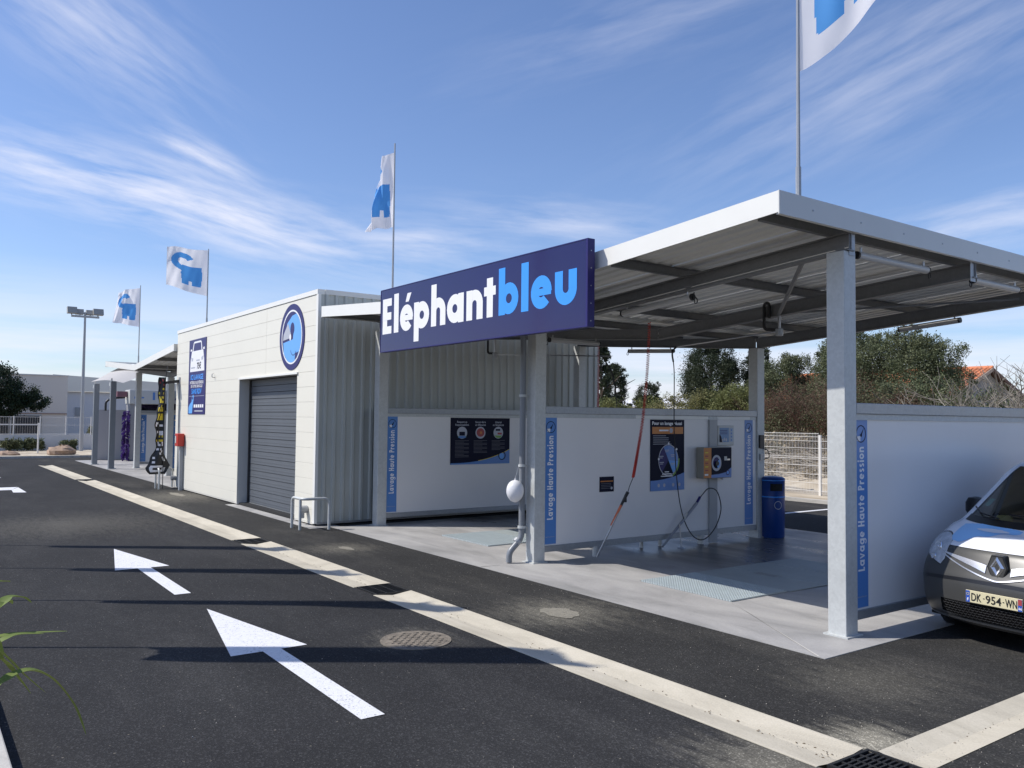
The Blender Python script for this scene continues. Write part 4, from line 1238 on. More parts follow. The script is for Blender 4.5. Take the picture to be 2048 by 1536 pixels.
MB().tube([(-9.70, 10.90, .72), (-9.72, 10.10, .05)], [.026, .018], 8).build('lance_tube', mat('grey_lance', (.30, .31, .34), .4, .4), t)
MB().tube([(-9.70, 10.98, .82), (-9.70, 10.88, .70)], .022, 8).build('trigger', M_navys, t)
MB().tube([(-9.70, 10.60, .47), (-9.66, 10.62, .58)], .015, 8).build('side_handle', M_offw, t)
t = thing('lance_holder', (-9.7, 10.48, 0), 'slim metal floor stand propping the grey lance', 'stand')
MB().tube([(-9.66, 10.48, .01), (-9.68, 10.46, .40)], .010, 6).build('stem', M_steel, t)
MB().lathe([(.065, .0), (.06, .012), (.02, .02)], (-9.66, 10.48, .006), 16).build('foot', M_steel, t)
for i, (x, y, s_, lab) in enumerate([(-9.82, 11.13, .05, 'below the control box'), (-10.02, 10.35, .03, 'under the partition left of the lance'), (-10.05, 9.95, .03, 'under the middle of the partition'), (-9.80, 8.70, .035, 'near the middle front post')]):
    t = thing('pipe_stub', (x, y, 0), 'pale plastic pipe stub standing in the slab ' + lab, 'pipe stub', 'pipe stubs in the slab')
    MB().lathe([(s_, 0), (s_, .10), (s_ * 1.25, .10), (s_ * 1.25, .15), (s_, .155)], (x, y, .006), 14).build('stub', M_offw, t)

# ------------------------------------------------------------------ litter bin
t = thing('litter_bin', (-9.62, 12.95, 0), 'tall blue plastic litter bin beside the back post', 'bin')
bx, by = -9.70, 12.93
MB().lathe([(.20, .006), (.215, .03), (.222, .60), (.222, .735)], (bx, by, 0), 32).build('body', M_bin, t, smooth=True)
MB().lathe([(.226, .737), (.226, .75), (.222, .755)], (bx, by, 0), 32).build('band', M_lblue, t)
MB().lathe([(.222, .757), (.222, 1.06), (.226, 1.065), (.222, 1.075), (.185, 1.10), (.05, 1.115)], (bx, by, 0), 32).build('hood', M_bin, t, smooth=True)
MB().lathe([(.226, 1.035), (.226, 1.048), (.223, 1.049)], (bx, by, 0), 32).build('band', M_lblue, t)
b = MB()
for a0 in (-62,):
    pts = [[(bx + .2245 * cos(radians(a0 + k * 6)), by + .2245 * sin(radians(a0 + k * 6)), z) for k in range(11)] for z in (.855, .985)]
    b.grid(pts)
b.build('opening', M_dark, t)
pts = [[(bx + (.2245) * cos(radians(-26 + 34 * r * cos(a) * .55)), by + (.2245) * sin(radians(-26 + 34 * r * cos(a) * .55)), .60 + .075 * r * sin(a)) for a in np.linspace(0, 2 * pi, 25)] for r in (.85, 1.0)]
MB().grid(pts).build('round_mark', M_pale, t)


# ------------------------------------------------------------------ flags
def curl_shape(u, v):
    """u across from the pole 0..1, v up 0..1: a plain curl over a rounded block"""
    x = (u - .42) / 1.16; y = (v - .5) * 1.35 / 1.14
    dx, dy = x - .16, y - .20
    r = math.hypot(dx, dy); a = math.degrees(math.atan2(dy, dx))
    if .105 < r < .25 and not (150 < a < 180 or -180 <= a < -95): return True
    if -.40 < y < .12 and abs(x + .03) < .23 - .10 * abs(y + .12):
        if y < -.29 and abs(x + .01) < .035: return False
        return True
    return False


def flagpole(x, y, zb_, ztop, z0, z1, az, w, lift, amp, label, fold=0.0, squeeze=0.0, seed=1, prnt=True, tw=0.0, taper=0.0, pv=0.0):
    t = thing('flagpole', (x, y, zb_), label, 'flag', 'white flags on thin poles')
    MB().tube([(x, y, zb_), (x, y, ztop)], [.020, .013], 8).build('pole', M_galvpole, t, smooth=True)
    MB().tube([(x, y, zb_ + .0), (x, y, zb_ + .35)], .026, 8).build('socket', M_galvpole, t)
    r2 = random.Random(seed); nu, nv = 64, 64; ph = r2.random() * 6
    d = Vector((cos(az), sin(az), 0)); nrm = Vector((-sin(az), cos(az), 0))
    P = []
    for j in range(nv + 1):
        v = j / nv; row = []
        for i in range(nu + 1):
            u = i / nu
            ww = w * (1 - taper + taper * v ** .8)
            off = amp * (u ** .8) * sin(5.5 * u + ph + 3.0 * v) + amp * .45 * u * sin(13 * u - 5 * v + ph * 2) + amp * .15 * u * sin(29 * u + 9 * v)
            zz0 = z0 + (z1 - z0) * v
            zc = (z0 + z1) / 2
            zq = zz0 + lift * u ** 1.5 * w - squeeze * u * (zz0 - zc) + .02 * sin(9 * u + ph) * u
            ang = tw * u * (1 - v)
            p = Vector((x, y, 0)) + d * (.016 + ww * u * (1 - fold * u * (.35 + .65 * v))) + nrm * (off + ang)
            row.append(Vector((p.x, p.y, zq)))
        P.append(row)
    b = MB(); b.mat(M_flag); b.grid(P)
    b.mats.append(M_flagb)
    if prnt:
        k = 0
        for j in range(nv):
            for i in range(nu):
                if curl_shape((i + .5) / nu, (j + .5) / nv + pv): b.m[k] = 1
                k += 1
    b.build('flag_cloth', None, t, smooth=True)


flagpole(-4.74, 6.72, 4.14, 6.85, 5.40, 6.74, radians(30), 1.05, .78, .07, 'white and blue flag on the pole at the near canopy corner', seed=3, squeeze=.25, pv=-.03)
flagpole(-12.76, 6.70, 3.92, 6.82, 5.37, 6.66, radians(-155), .62, -.2, .16, 'folded white flag on the pole behind the blue sign', seed=5, fold=.5, squeeze=.1)
flagpole(-23.71, 6.72, 4.46, 6.74, 5.42, 6.70, radians(-103), 1.05, .14, .07, 'white flag with blue print above the cream building', seed=8, squeeze=.18)
flagpole(-31.95, 6.72, 3.86, 6.74, 5.25, 6.64, radians(-112), .95, -.02, .13, 'white flag on the pole above the far canopy', seed=12, squeeze=.22, fold=.25)

# row of tall flags behind the photographer: their shadows lie on the road
for k, (x, y) in enumerate([(-9.98, -.85), (-12.3, -.80), (-14.7, -.75), (-17.1, -.7)]):
    flagpole(x, y, .05, 7.9, 3.7, 7.8, radians((2, 14, 10, 16)[k]), (.82, .75, .75, .7)[k], -.05, .10, 'tall white flag in the planting bed, %s in the row' % ('nearest', 'second', 'third', 'farthest')[k], seed=20 + k, prnt=False, fold=.1, taper=(.55, .95, .95, .95)[k])

# beach banner by the building corner
t = thing('feather_banner', (-25.6, 6.15, 0), 'narrow black feather banner with yellow and white letters at the building corner', 'banner')
pole = [(-25.55, 6.12, 0), (-25.57, 6.12, 2.6), (-25.6, 6.15, 3.3), (-25.62, 6.2, 3.55)]
MB().tube(spline(pole, 6), .012, 6).build('pole', M_black, t)
P = []; r2 = random.Random(4)
for j in range(46):
    z = .42 + j * .062; ww = (.34 + .05 * sin(j * .33) + .03 * sin(j * .9)) * (1 + .45 * max(0, 1 - abs(j - 3) / 7)) * (1 - .010 * j)
    P.append([(-25.57 - .045 * sin(i * .9 + j * .22), 6.12 - ww * (i / 7) * .85 + .20 * max(0, 1 - abs(j - 4) / 6) * (1 - i / 7), z) for i in range(8)])
b = MB(); b.mat(M_black); b.grid(P); b.mats += [M_yellow, M_white, M_redp]
k = 0
for j in range(45):
    for i in range(7):
        q = (j * 7 + i)
        if 1 <= i <= 5 and (j % 4 != 0) and r2.random() < .45:
            b.m[q] = 1 if 24 < j < 40 or 14 < j < 18 else (3 if j >= 40 else 2)
b.build('cloth', None, t, smooth=True)

# ------------------------------------------------------------------ far bay: sail, side posts, washing machine
for i, (x, y, lab) in enumerate([(-35.7, 6.62, 'beside the far canopy post'), (-39.2, 6.62, 'outermost at the far left')]):
    t = thing('sail_post', (x, y, 0), 'grey steel sail post, ' + lab, 'post', 'posts of the shade sail')
    MB().box(x - .10, x + .10, y - .10, y + .10, .02, 3.42).build('column', mat('shaded_post_steel', (.20, .22, .24), .5), t)  # column steel darkened in its colour for the shade on the facing side
    MB().box(x - .16, x + .16, y - .16, y + .16, .0, .035).build('foot_plate', M_galv, t)
    MB().box(x - .42, x - .101, y - .07, y + .07, 3.24, 3.38).build('arm', M_galv, t)
    MB().tube([(x - .34, y, 3.38), (x - .34, y, 3.55)], .03, 8).build('tie', M_galv, t)
t = thing('shade_sail', (-37, 8, 3.6), 'white curved shade sail stretched between the far posts', 'sail')
P = []
for i in range(19):
    u = i / 18; x = -40.2 + (8.8) * u
    ze = 3.53 + .34 * sin(pi * u * .60)
    row = []
    for j in range(9):
        v = j / 8; row.append((x, 6.55 + 1.3 * v, ze + .10 * sin(pi * v) - .04 * sin(2 * pi * u)))
    P.append(row)
b = MB(); b.grid(P); b.build('membrane', mat('sail_cloth', (.82, .80, .78), .8, trans=.5), t, smooth=True)
MB().box(-43.2, -43.05, 7.2, 13.2, .02, 2.35).build('screen_wall', mat('grey_wall_panel', (.42, .41, .41), .6), None)
o = bpy.data.objects['screen_wall']; tag(o, 'plain grey screen wall at the far end of the wash area', 'wall')
t = thing('wash_machine', (-42, 9.5, 0), 'white automatic wash machine with purple brushes under the far sail', 'wash machine')
for y in (8.55, 11.1): MB().box(-42.4, -41.6, y - .12, y + .12, .05, 2.7).build('leg', mat('machine_grey', (.30, .30, .31), .5), t)
MB().box(-42.5, -41.5, 8.4, 9.75, 2.62, 3.28).build('housing', M_offw, t, bevel=.03)
MB().box(-42.4, -41.6, 9.76, 11.3, 2.66, 3.30).build('housing', mat('machine_beige', (.40, .40, .37), .5), t, bevel=.03)
pr = Print((-41.495, 8.42, 2.7), *XP, lift=.002)
pr.rect(.18, .17, .34, .27, M_blue, 1).rect(.37, .19, .60, .25, M_blue, 1).rect(.98, .12, 1.08, .48, M_blue, 1).poly([(1.95, .14), (2.35, .14), (2.3, .36), (2.08, .36)], M_navys, 1)
pr.build('print', t)
MB().box(-42.2, -41.9, 7.95, 8.38, 2.95, 3.2).build('red_cover', mat('dull_red', (.20, .09, .11), .6), t)


def brush(c, r, h, n, name, m, par, horiz=False):
    b = MB(); r2 = random.Random(9)
    for k in range(n):
        a = r2.random() * 2 * pi; q = r2.random() * h; rr = r * r2.uniform(.7, 1.15)
        if horiz: p0 = Vector((c[0], c[1] + q, c[2])); p1 = p0 + Vector((cos(a) * rr, r2.uniform(-.06, .06), sin(a) * rr)); s_ = Vector((0, .04, 0))
        else: p0 = Vector((c[0], c[1], c[2] + q)); p1 = p0 + Vector((cos(a) * rr, sin(a) * rr, r2.uniform(-.2, -.02))); s_ = Vector((0, 0, .045))
        b.add([p0, p1 - s_, p1 + s_, p0 + s_ * .3], [(0, 1, 2, 3)])
    b.build(name, m, par)


brush((-41.6, 8.30, .15), .17, 2.15, 420, 'side_brush', M_purple, t)
brush((-42.0, 8.75, 2.36), .33, 2.1, 900, 'top_brush', M_dpurple, t, True)
MB().tube([(-42.0, 8.6, 2.36), (-42.0, 11.0, 2.36)], .12, 10).build('brush_shaft', M_black, t)
MB().tube(rounded([(-42.6, 7.6, 2.3), (-42.6, 7.6, 2.75), (-42.6, 7.95, 2.9), (-42.6, 8.5, 2.95)], .15), .05, 8).build('feed_pipe', M_black, t)

# ------------------------------------------------------------------ left background
wl = MB().box(-54.2, -54.0, -60, 16, 0, .95).build('boundary_wall', M_wallc); tag(wl, 'long low rendered wall behind the verge at the far left', 'wall')
t = thing('mesh_fence', (-54.1, 3, .95), 'white mesh fence on top of the low rendered wall at the far left', 'fence')
yv = -8.0
while yv < 12:
    MB().box(-54.13, -54.07, yv - .03, yv + .03, .95, 2.0).build('fence_post', M_gfence, t)
    b = MB()
    for z in (1.0, 1.5, 1.95): b.box(-54.11, -54.09, yv + .03, yv + 1.27, z - .012, z + .012)
    q = yv + .08
    while q < yv + 1.25: b.box(-54.103, -54.098, q, q + .006, 1.0, 1.95); q += .12
    b.build('mesh_panel', M_gfence, t); yv += 1.30
t = thing('gate_post', (-50.0, 5.75, 0), 'thin white sign post standing before the low wall', 'post')
MB().tube([(-50.0, 5.75, .08), (-50.0, 5.75, 1.65)], .04, 8).build('pole', M_gfence, t)
MB().box(-50.03, -49.97, 3.0, 5.75, 1.55, 1.60).build('arm', M_gfence, t)

t = thing('lamp_mast', (-52.1, 8.1, 0), 'tall grey lamp mast with four floodlights beyond the far canopy', 'lamp')
MB().tube([(-52.1, 8.1, .08), (-52.1, 8.1, 7.85)], [.11, .055], 12).build('mast', M_galvpole, t, smooth=True)
MB().box(-52.16, -52.04, 7.40, 8.82, 7.55, 7.66).build('crossbar', M_galvpole, t)
for i, (y, dx, dz, s_) in enumerate([(7.42, .1, .30, .24), (7.83, -.1, .22, .20), (8.36, -.1, .20, .20), (8.75, .1, .28, .26)]):
    f = MB().hexa([(-52.1 + dx - .2, y - s_, 7.72), (-52.1 + dx + .2, y - s_, 7.74), (-52.1 + dx + .2, y + s_, 7.74), (-52.1 + dx - .2, y + s_, 7.72)],
                  [(-52.1 + dx - .25, y - s_, 7.78 + dz), (-52.1 + dx + .05, y - s_, 7.80 + dz), (-52.1 + dx + .05, y + s_, 7.80 + dz), (-52.1 + dx - .25, y + s_, 7.78 + dz)])
    f = f.build('floodlight', mat('lamp_housing', (.42, .40, .35), .4, .2), t)
    MB().box(-52.12, -52.08, y - .03, y + .03, 7.661, 7.718).build('bracket', M_galvpole, f)

t = thing('shop_building', (-66, 5, 0), 'beige flat roofed shop building behind the pine tree', 'building')
MB().box(-80, -66, -14, 9.3, 0, 4.78).build('wall', mat('beige_render', (.78, .72, .64), .9, var=.05, vs=.4), t)
MB().box(-80.05, -65.94, -14.05, 9.36, 4.781, 4.86).build('parapet', M_fascia, t)
MB().box(-65.998, -65.93, -6, 9.3, 2.12, 2.2).build('band', mat('salmon_band', (.42, .30, .24), .8), t)
for (a, c) in ((-2, .9), (1.1, 4.0), (4.2, 5.8), (5.9, 7.75)):
    w_ = MB().box(-65.995, -65.95, a, c, .75, 2.10).build('window', mat('dark_glass', (.02, .025, .035), .1), t)
    MB().box(-65.949, -65.92, a, c, 2.02, 2.10).build('frame', M_fascia, w_); MB().box(-65.949, -65.92, a, a + .06, .75, 2.02).build('frame', M_fascia, w_)
MB().box(-66.0, -65.9, 3.2, 5.9, 4.88, 4.95).build('coping', mat('dull_red', (.20, .09, .11), .6), t)
t = thing('warehouse', (-76, 18, 0), 'pale grey warehouse with shallow cream roof behind the lamp mast', 'building')
MB().box(-96, -76, 9.9, 34, 0, 3.95).build('wall', mat('grey_render', (.72, .72, .73), .9, var=.04, vs=.5), t)
b = MB(); b.hexa([(-96, 9.7, 3.96), (-75.7, 9.7, 3.96), (-75.7, 34.2, 3.96), (-96, 34.2, 3.96)], [(-96, 9.7, 4.4), (-76.6, 9.7, 5.35), (-76.6, 34.2, 4.2), (-96, 34.2, 4.2)])
b.build('roof', mat('cream_roof', (.58, .55, .47), .8), t)
MB().box(-75.98, -75.9, 9.95, 10.1, 0, 3.9).build('gutter_pipe', M_pvc, t)
MB().box(-75.98, -75.92, 11.3, 11.7, 2.0, 2.7).build('wall_lamp', M_pvc, t)
MB().tube([(-56, -2.5, .2), (-56, -2.5, .5)], .05, 6)


def rock(c, s, name, label, seed):
    r2 = random.Random(seed); b = MB(); n, mrows = 12, 7; P = []
    for i in range(mrows + 1):
        a = pi * i / mrows; row = []
        for j in range(n + 1):
            if j == n: row.append(row[0]); continue
            t_ = 2 * pi * j / n; k = 1 + r2.uniform(-.17, .17)
            row.append(Vector((c[0] + s[0] * sin(a) * cos(t_) * k, c[1] + s[1] * sin(a) * sin(t_) * k, c[2] + s[2] * cos(a) * k)))
        P.append(row)
    b.grid(P); o = b.build(name, mat('rock_stone', (.44, .31, .22), .9, var=.4, vs=3, bump=.5, bs=8)); return tag(o, label, 'rock', 'boulders on the verge')


rock((-47.6, 6.5, .22), (.5, .62, .34), 'boulder', 'large tan boulder on the verge below the lamp mast', 2)
rock((-47.8, 4.2, .10), (.4, .55, .20), 'boulder', 'flat low tan boulder at the left of the verge', 6)


# ------------------------------------------------------------------ vegetation
def leaf_mat(name, col, col2, isl=.45):
    return mat(name, col, .65, var=1, var_col=col2, vs=1.3, island=isl, det=2, trans=.22, spec=.3)


L_grey = leaf_mat('greygreen_leaf', (.098, .120, .058), (.148, .158, .085))
L_dark = leaf_mat('cypress_leaf', (.024, .038, .020), (.050, .062, .032), .5)
L_pine = leaf_mat('pine_needle', (.014, .030, .016), (.03, .05, .024), .5)
L_oliv = leaf_mat('olive_leaf', (.12, .14, .05), (.19, .19, .07), .5)
L_yel = leaf_mat('yellowgreen_leaf', (.16, .16, .06), (.22, .20, .09), .45)
L_red = leaf_mat('redbrown_leaf', (.150, .072, .050), (.13, .10, .065), .5)
L_dry = leaf_mat('dry_scrub', (.22, .17, .10), (.34, .28, .18), .5)
L_palm = leaf_mat('strap_leaf', (.16, .21, .05), (.10, .15, .04), .3)


def leaves(blobs, n, size, name, m, parent, seed=0, shell=.55, elong=1.0):
    g = np.random.default_rng(seed)
    vol = np.array([b[3] * b[4] * b[5] for b in blobs]) ** .7
    cnt = (n * vol / vol.sum()).astype(int) + 1
    C = []
    for (cx, cy, cz, rx, ry, rz), k in zip(blobs, cnt):
        # clumped: sub-clumps on the blob surface, leaves round them
        ns = max(10, k // 85)
        d = g.normal(size=(ns, 3)); d /= np.linalg.norm(d, axis=1)[:, None]
        d *= (shell + (1 - shell) * g.random(ns) ** .5)[:, None]
        cl = d * (rx, ry, rz) + (cx, cy, cz)
        idx = g.integers(0, ns, k)
        sp = .13 * min(rx, rz) + size * .6
        C.append(cl[idx] + g.normal(size=(k, 3)) * sp)
    C = np.concatenate(C); k = len(C)
    k = len(C); u = g.normal(size=(k, 3)); u /= np.linalg.norm(u, axis=1)[:, None]
    w = g.normal(size=(k, 3)); w -= (w * u).sum(1)[:, None] * u; w /= np.linalg.norm(w, axis=1)[:, None]
    s = size * (.6 + .8 * g.random(k))[:, None]
    V = np.empty((k, 4, 3)); V[:, 0] = C - u * s * elong; V[:, 1] = C - w * s * .5; V[:, 2] = C + u * s * elong; V[:, 3] = C + w * s * .5
    me = bpy.data.meshes.new(name)
    me.vertices.add(4 * k); me.vertices.foreach_set('co', V.reshape(-1))
    me.loops.add(4 * k); me.loops.foreach_set('vertex_index', np.arange(4 * k, dtype=np.int32))
    me.polygons.add(k); me.polygons.foreach_set('loop_start', np.arange(0, 4 * k, 4, dtype=np.int32)); me.polygons.foreach_set('loop_total', np.full(k, 4, dtype=np.int32))
    me.materials.append(m); me.update(calc_edges=True)
    o = bpy.data.objects.new(name, me); COL.objects.link(o)
    if parent is not None: o.parent = parent; o.matrix_parent_inverse = Matrix.Translation(-Vector(parent.location))
    return o


def limbs(base, top, r, n, spread, m, parent, seed):
    r2 = random.Random(seed); b = MB(); base = Vector(base); top = Vector(top)
    b.tube(spline([base, base.lerp(top, .4) + Vector((r2.uniform(-.1, .1), 0, 0)), top], 5), [r * (1 - .6 * k / 10) for k in range(11)], 7)
    for k in range(n):
        p = base.lerp(top, r2.uniform(.25, .9)); a = r2.random() * 2 * pi; l = spread * r2.uniform(.6, 1)
        q = p + Vector((cos(a) * l, sin(a) * l, l * r2.uniform(.4, .9)))
        b.tube([p, p.lerp(q, .5) + Vector((0, 0, -.05 * l)), q], [r * .4, r * .28, r * .1], 5)
    b.build('trunk', m, parent, smooth=True)


def tree(name, x, y, h, blobs, n, size, lm, label, cat='tree', group=None, seed=1, shell=.55, tr=.14, zbase=.4, elong=1.0):
    t = thing(name, (x, y, 0), label, cat, group)
    mz = min(b_[2] for b_ in blobs)
    limbs((x, y, 0), (x, y, h * .8), tr, 7, h * .25, M_bark, t, seed)
    rb = random.Random(seed * 7 + 1); extra = []
    for a, c, z, rx, ry, rz in blobs:                      # tufts that break the outline
        for _ in range(5):
            th = rb.uniform(-.3, pi + .3); k = rb.uniform(.22, .38)
            extra.append((a + rx * cos(th) * rb.uniform(.85, 1.05), c + rb.uniform(-.6, .6) * ry, z + rz * sin(th) * rb.uniform(.85, 1.08), rx * k, ry * k, rz * k))
    leaves([(x + a, y + c, z, rx, ry, rz) for a, c, z, rx, ry, rz in blobs + extra], n, size, 'crown', lm, t, seed, shell, elong)
    return t


# big grey-green tree and its neighbours behind the rear fence
tree('broadleaf_tree', -19.2, 33, 5.6, [(0, 0, 4.0, 2.3, 2, 1.6), (1.3, .2, 3.9, 1.6, 1.6, 1.5), (-1.2, 0, 4.6, 1.3, 1.4, 1.1), (.3, 0, 5.0, 1.4, 1.2, .85), (1.5, 0, 4.9, .9, 1, .7), (2.2, 0, 3.2, .9, 1, 1.2), (-1.8, 0, 3.4, 1.4, 1.4, 1.3)],
     110000, .036, L_grey, 'largest rounded grey-green tree, right of the front post', group='trees beyond the rear fence', seed=3)
tree('broadleaf_tree', -22.3, 34, 5.2, [(0, 0, 3.6, 1.1, 1.2, 1.6), (.35, 0, 4.95, .9, .9, .9), (-.4, 0, 2.9, 1.3, 1.2, 1.2)],
     46000, .036, L_grey, 'grey-green tree just left of the tall front post', group='trees beyond the rear fence', seed=4)
tree('broadleaf_tree', -24.3, 33, 4.8, [(0, 0, 3.2, 1.3, 1.2, 1.6), (.1, 0, 4.2, .9, .9, .8), (-1.1, 0, 2.8, .9, 1, 1.1)],
     46000, .036, L_grey, 'grey-green tree right of the back post above the mesh fence', group='trees beyond the rear fence', seed=5)
tree('conifer_tree', -29.2, 38, 6.2, [(0, 0, 5.5, .42, .42, .8), (-.1, 0, 4.5, .8, .8, .8), (.5, 0, 4.6, .5, .5, .5), (-.1, 0, 3.2, 1.0, 1, 1.1), (-.8, 0, 4.8, .45, .5, 1.2)],
     30000, .042, L_dark, 'pointed dark conifer just right of the back post', group='trees beyond the rear fence', seed=6)
tree('cypress_tree', -31.0, 36, 6.6, [(0, 0, 4.4, 1.5, 1.5, 1.9), (-.55, 0, 5.7, .7, .8, 1.0), (.75, 0, 5.2, .6, .7, 1.4), (1.25, 0, 4.9, .35, .4, .4), (-1.35, 0, 4.9, .35, .4, .5), (.1, 0, 6.3, .4, .5, .7), (1.35, 0, 4.2, .5, .6, .7), (-1.1, 0, 3.9, .8, .8, .9), (0, 0, 2.7, 1.3, 1.3, 1.0)],
     75000, .040, L_dark, 'broad dark cypress left of the back post', group='trees beyond the rear fence', seed=7, shell=.7)
tree('cypress_tree', -43.0, 40, 6.2, [(0, 0, 4.2, .72, .7, 1.5), (.1, 0, 5.2, .5, .5, .75), (0, 0, 2.6, .9, .8, 1.2)],
     26000, .045, L_dark, 'small dark cypress beside the edge of the ribbed wall', group='trees beyond the rear fence', seed=8, shell=.7)
tree('cypress_tree', -37.8, 34, 7.2, [(0, 0, 4.2, .5, .5, 3.0)], 8000, .08, L_dark, 'slim dark cypress hard against the edge of the ribbed wall', group='trees beyond the rear fence', seed=9, shell=.7)
tree('round_bush', -37.9, 38, 4.4, [(0, 0, 3.7, .75, .7, .7), (.1, 0, 2.7, .8, .8, .9)], 20000, .040, L_dark, 'round dark bush standing behind the red coiled hose', 'bush', 'bushes beyond the rear fence', seed=10)
for i, (x, y, z, rx, n, lm, lab) in enumerate([
    (-30.6, 28, 2.6, 1.1, 6500, L_oliv, 'olive green bush below the small dark cypress'), (-28.6, 28.5, 2.7, 1.0, 6000, L_oliv, 'olive green bush behind the red coiled hose'),
    (-26.9, 28, 2.6, 1.0, 3500, L_yel, 'sparse yellow-green bush left of the dial poster'), (-25.3, 28, 2.9, 1.1, 5000, L_yel, 'yellow-green bush above the dial poster'),
    (-23.9, 28.5, 3.1, 1.1, 8000, L_oliv, 'olive bush above the control box'), (-22.6, 28, 3.0, .9, 7000, L_oliv, 'olive bush against the back post'),
    (-15.9, 29, 3.1, 1.5, 12000, L_grey, 'green bush below the largest tree, before the tiled roof'), (-13.3, 28.4, 2.75, 1.1, 7000, L_grey, 'green bush before the grey gable, under the bare branches')]):
    tree('bush', x, y, z, [(0, 0, z - .7, rx, rx, 1.1), (rx * .5, .1, z - .2, rx * .6, rx * .6, .7), (-rx * .5, 0, z - .4, rx * .6, .7, .7), (0, 0, 1.2, rx * 1.1, 1, 1.1)], int(n * 2.4), .036, lm, lab, 'bush', 'bushes beyond the rear fence', seed=30 + i, shell=.35, tr=.05)


def twiggy(name, x, y, h, n, spread, m, label, seed, r=.03, depth=4, cat='bush', group=None, up=.75, k0=6):
    t = thing(name, (x, y, 0), label, cat, group); b = MB(); r2 = random.Random(seed)

    def rec(p, d, l, r_, lv):
        q = p + d * l
        mid = p.lerp(q, .5) + Vector((r2.uniform(-1, 1), r2.uniform(-1, 1), r2.uniform(-1, 1))) * l * .08
        b.tube([p, mid, q], [r_, r_ * .8, r_ * .6], 4 if lv > 1 else 6, caps=False)
        if lv >= depth: return
        for _ in range(3 if lv < 2 else 2 + (r2.random() < .5)):
            e = (d + Vector((r2.uniform(-1, 1), r2.uniform(-1, 1), r2.uniform(-.5, .8))) * spread).normalized()
            rec(p.lerp(q, r2.uniform(.55, 1)), e, l * r2.uniform(.6, .85), r_ * .58, lv + 1)
    for i in range(k0):
        a = r2.random() * 2 * pi
        rec(Vector((x + r2.uniform(-n, n), y + r2.uniform(-.4, .4), .2)), Vector((cos(a) * (1 - up), sin(a) * (1 - up), up)).normalized(), h * .36 * r2.uniform(.8, 1.1), r, 0)
    b.build('branches', m, t)
    return t


# red-brown thicket
for i, (x, y, h, w, lab) in enumerate([(-20.3, 28, 3.9, 1.3, 'red-brown bare thicket left of the tall front post'), (-17.9, 28, 4.3, 1.6, 'red-brown bare thicket before the largest tree'), (-15.8, 28, 3.5, 1.2, 'red-brown bare thicket below the right side of the largest tree')]):
    t = twiggy('thicket', x, y, h * .95, w * .8, .75, mat('red_twig', (.11, .06, .045), .9, island=.3), lab, 50 + i, .022, 5, 'thicket', 'red-brown thickets beyond the rear fence', k0=11)
    leaves([(x, y, h * .55, w, .9, h * .38), (x + w * .4, y, h * .4, w * .8, .8, h * .33), (x - w * .5, y, h * .4, w * .7, .8, h * .35)], 26000, .024, 'dry_leaves', L_red, t, 60 + i, .15)
    leaves([(x + w * .2, y, h * .5, w, .9, h * .32), (x - w * .6, y, h * .35, w * .5, .8, h * .3)], 16000, .030, 'green_leaves', L_grey, t, 65 + i, .15)
twiggy('bare_tree', -11.4, 24.6, 4.2, .25, .85, M_barkp, 'bare pruned tree before the tiled house, right of the largest tree', 71, .06, 4, 'tree', 'bare trees at the right', up=.62, k0=5)
twiggy('bare_tree', -9.9, 25.4, 4.4, .25, .9, M_barkp, 'bare branching tree at the right edge before the tiled house', 74, .06, 4, 'tree', 'bare trees at the right', up=.6, k0=5)
# scrub and cut branches on the bank behind the fence
o = leaves([(-14.5, 23.6, .55, 6, 1.3, .45), (-20, 23.8, .6, 5, 1.2, .5), (-9, 23.8, .6, 5, 1.2, .5), (-14.8, 25.2, 1.0, 6, 1, .7)], 16000, .06, 'dry_scrub', L_dry, None, 80, .1)
o['kind'] = 'stuff'; tag(o, 'dry scrub and weeds on the bank behind the mesh fence', 'scrub')
b = MB(); r2 = random.Random(81)
for k in range(420):
    x = r2.uniform(-21, -6); y = r2.uniform(22.3, 24.8); a = r2.gauss(0, .5) + (pi if r2.random() < .5 else 0); l = r2.uniform(.5, 2.0); z = .3 + r2.random() * .8
    p = Vector((x, y, z)); q = p + Vector((cos(a) * l, sin(a) * l * .4, r2.uniform(-.25, .35)))
    b.tube([p, p.lerp(q, .5) + Vector((0, 0, r2.uniform(-.08, .12))), q], [.016, .012, .005], 4, caps=False)
o = b.build('brushwood', M_barkp); o['kind'] = 'stuff'; tag(o, 'pile of cut grey branches behind the mesh fence', 'brushwood')
# far tree line as a mass
o = leaves([(-60 + i * 9 + rnd.uniform(-2, 2), 62 + rnd.uniform(-4, 4), 1.6, 6, 3, 1.9 + rnd.uniform(-.3, .6)) for i in range(10)], 22000, .16, 'tree_line', L_grey, None, 90)
o['kind'] = 'stuff'; tag(o, 'low distant belt of trees behind the gardens', 'trees')
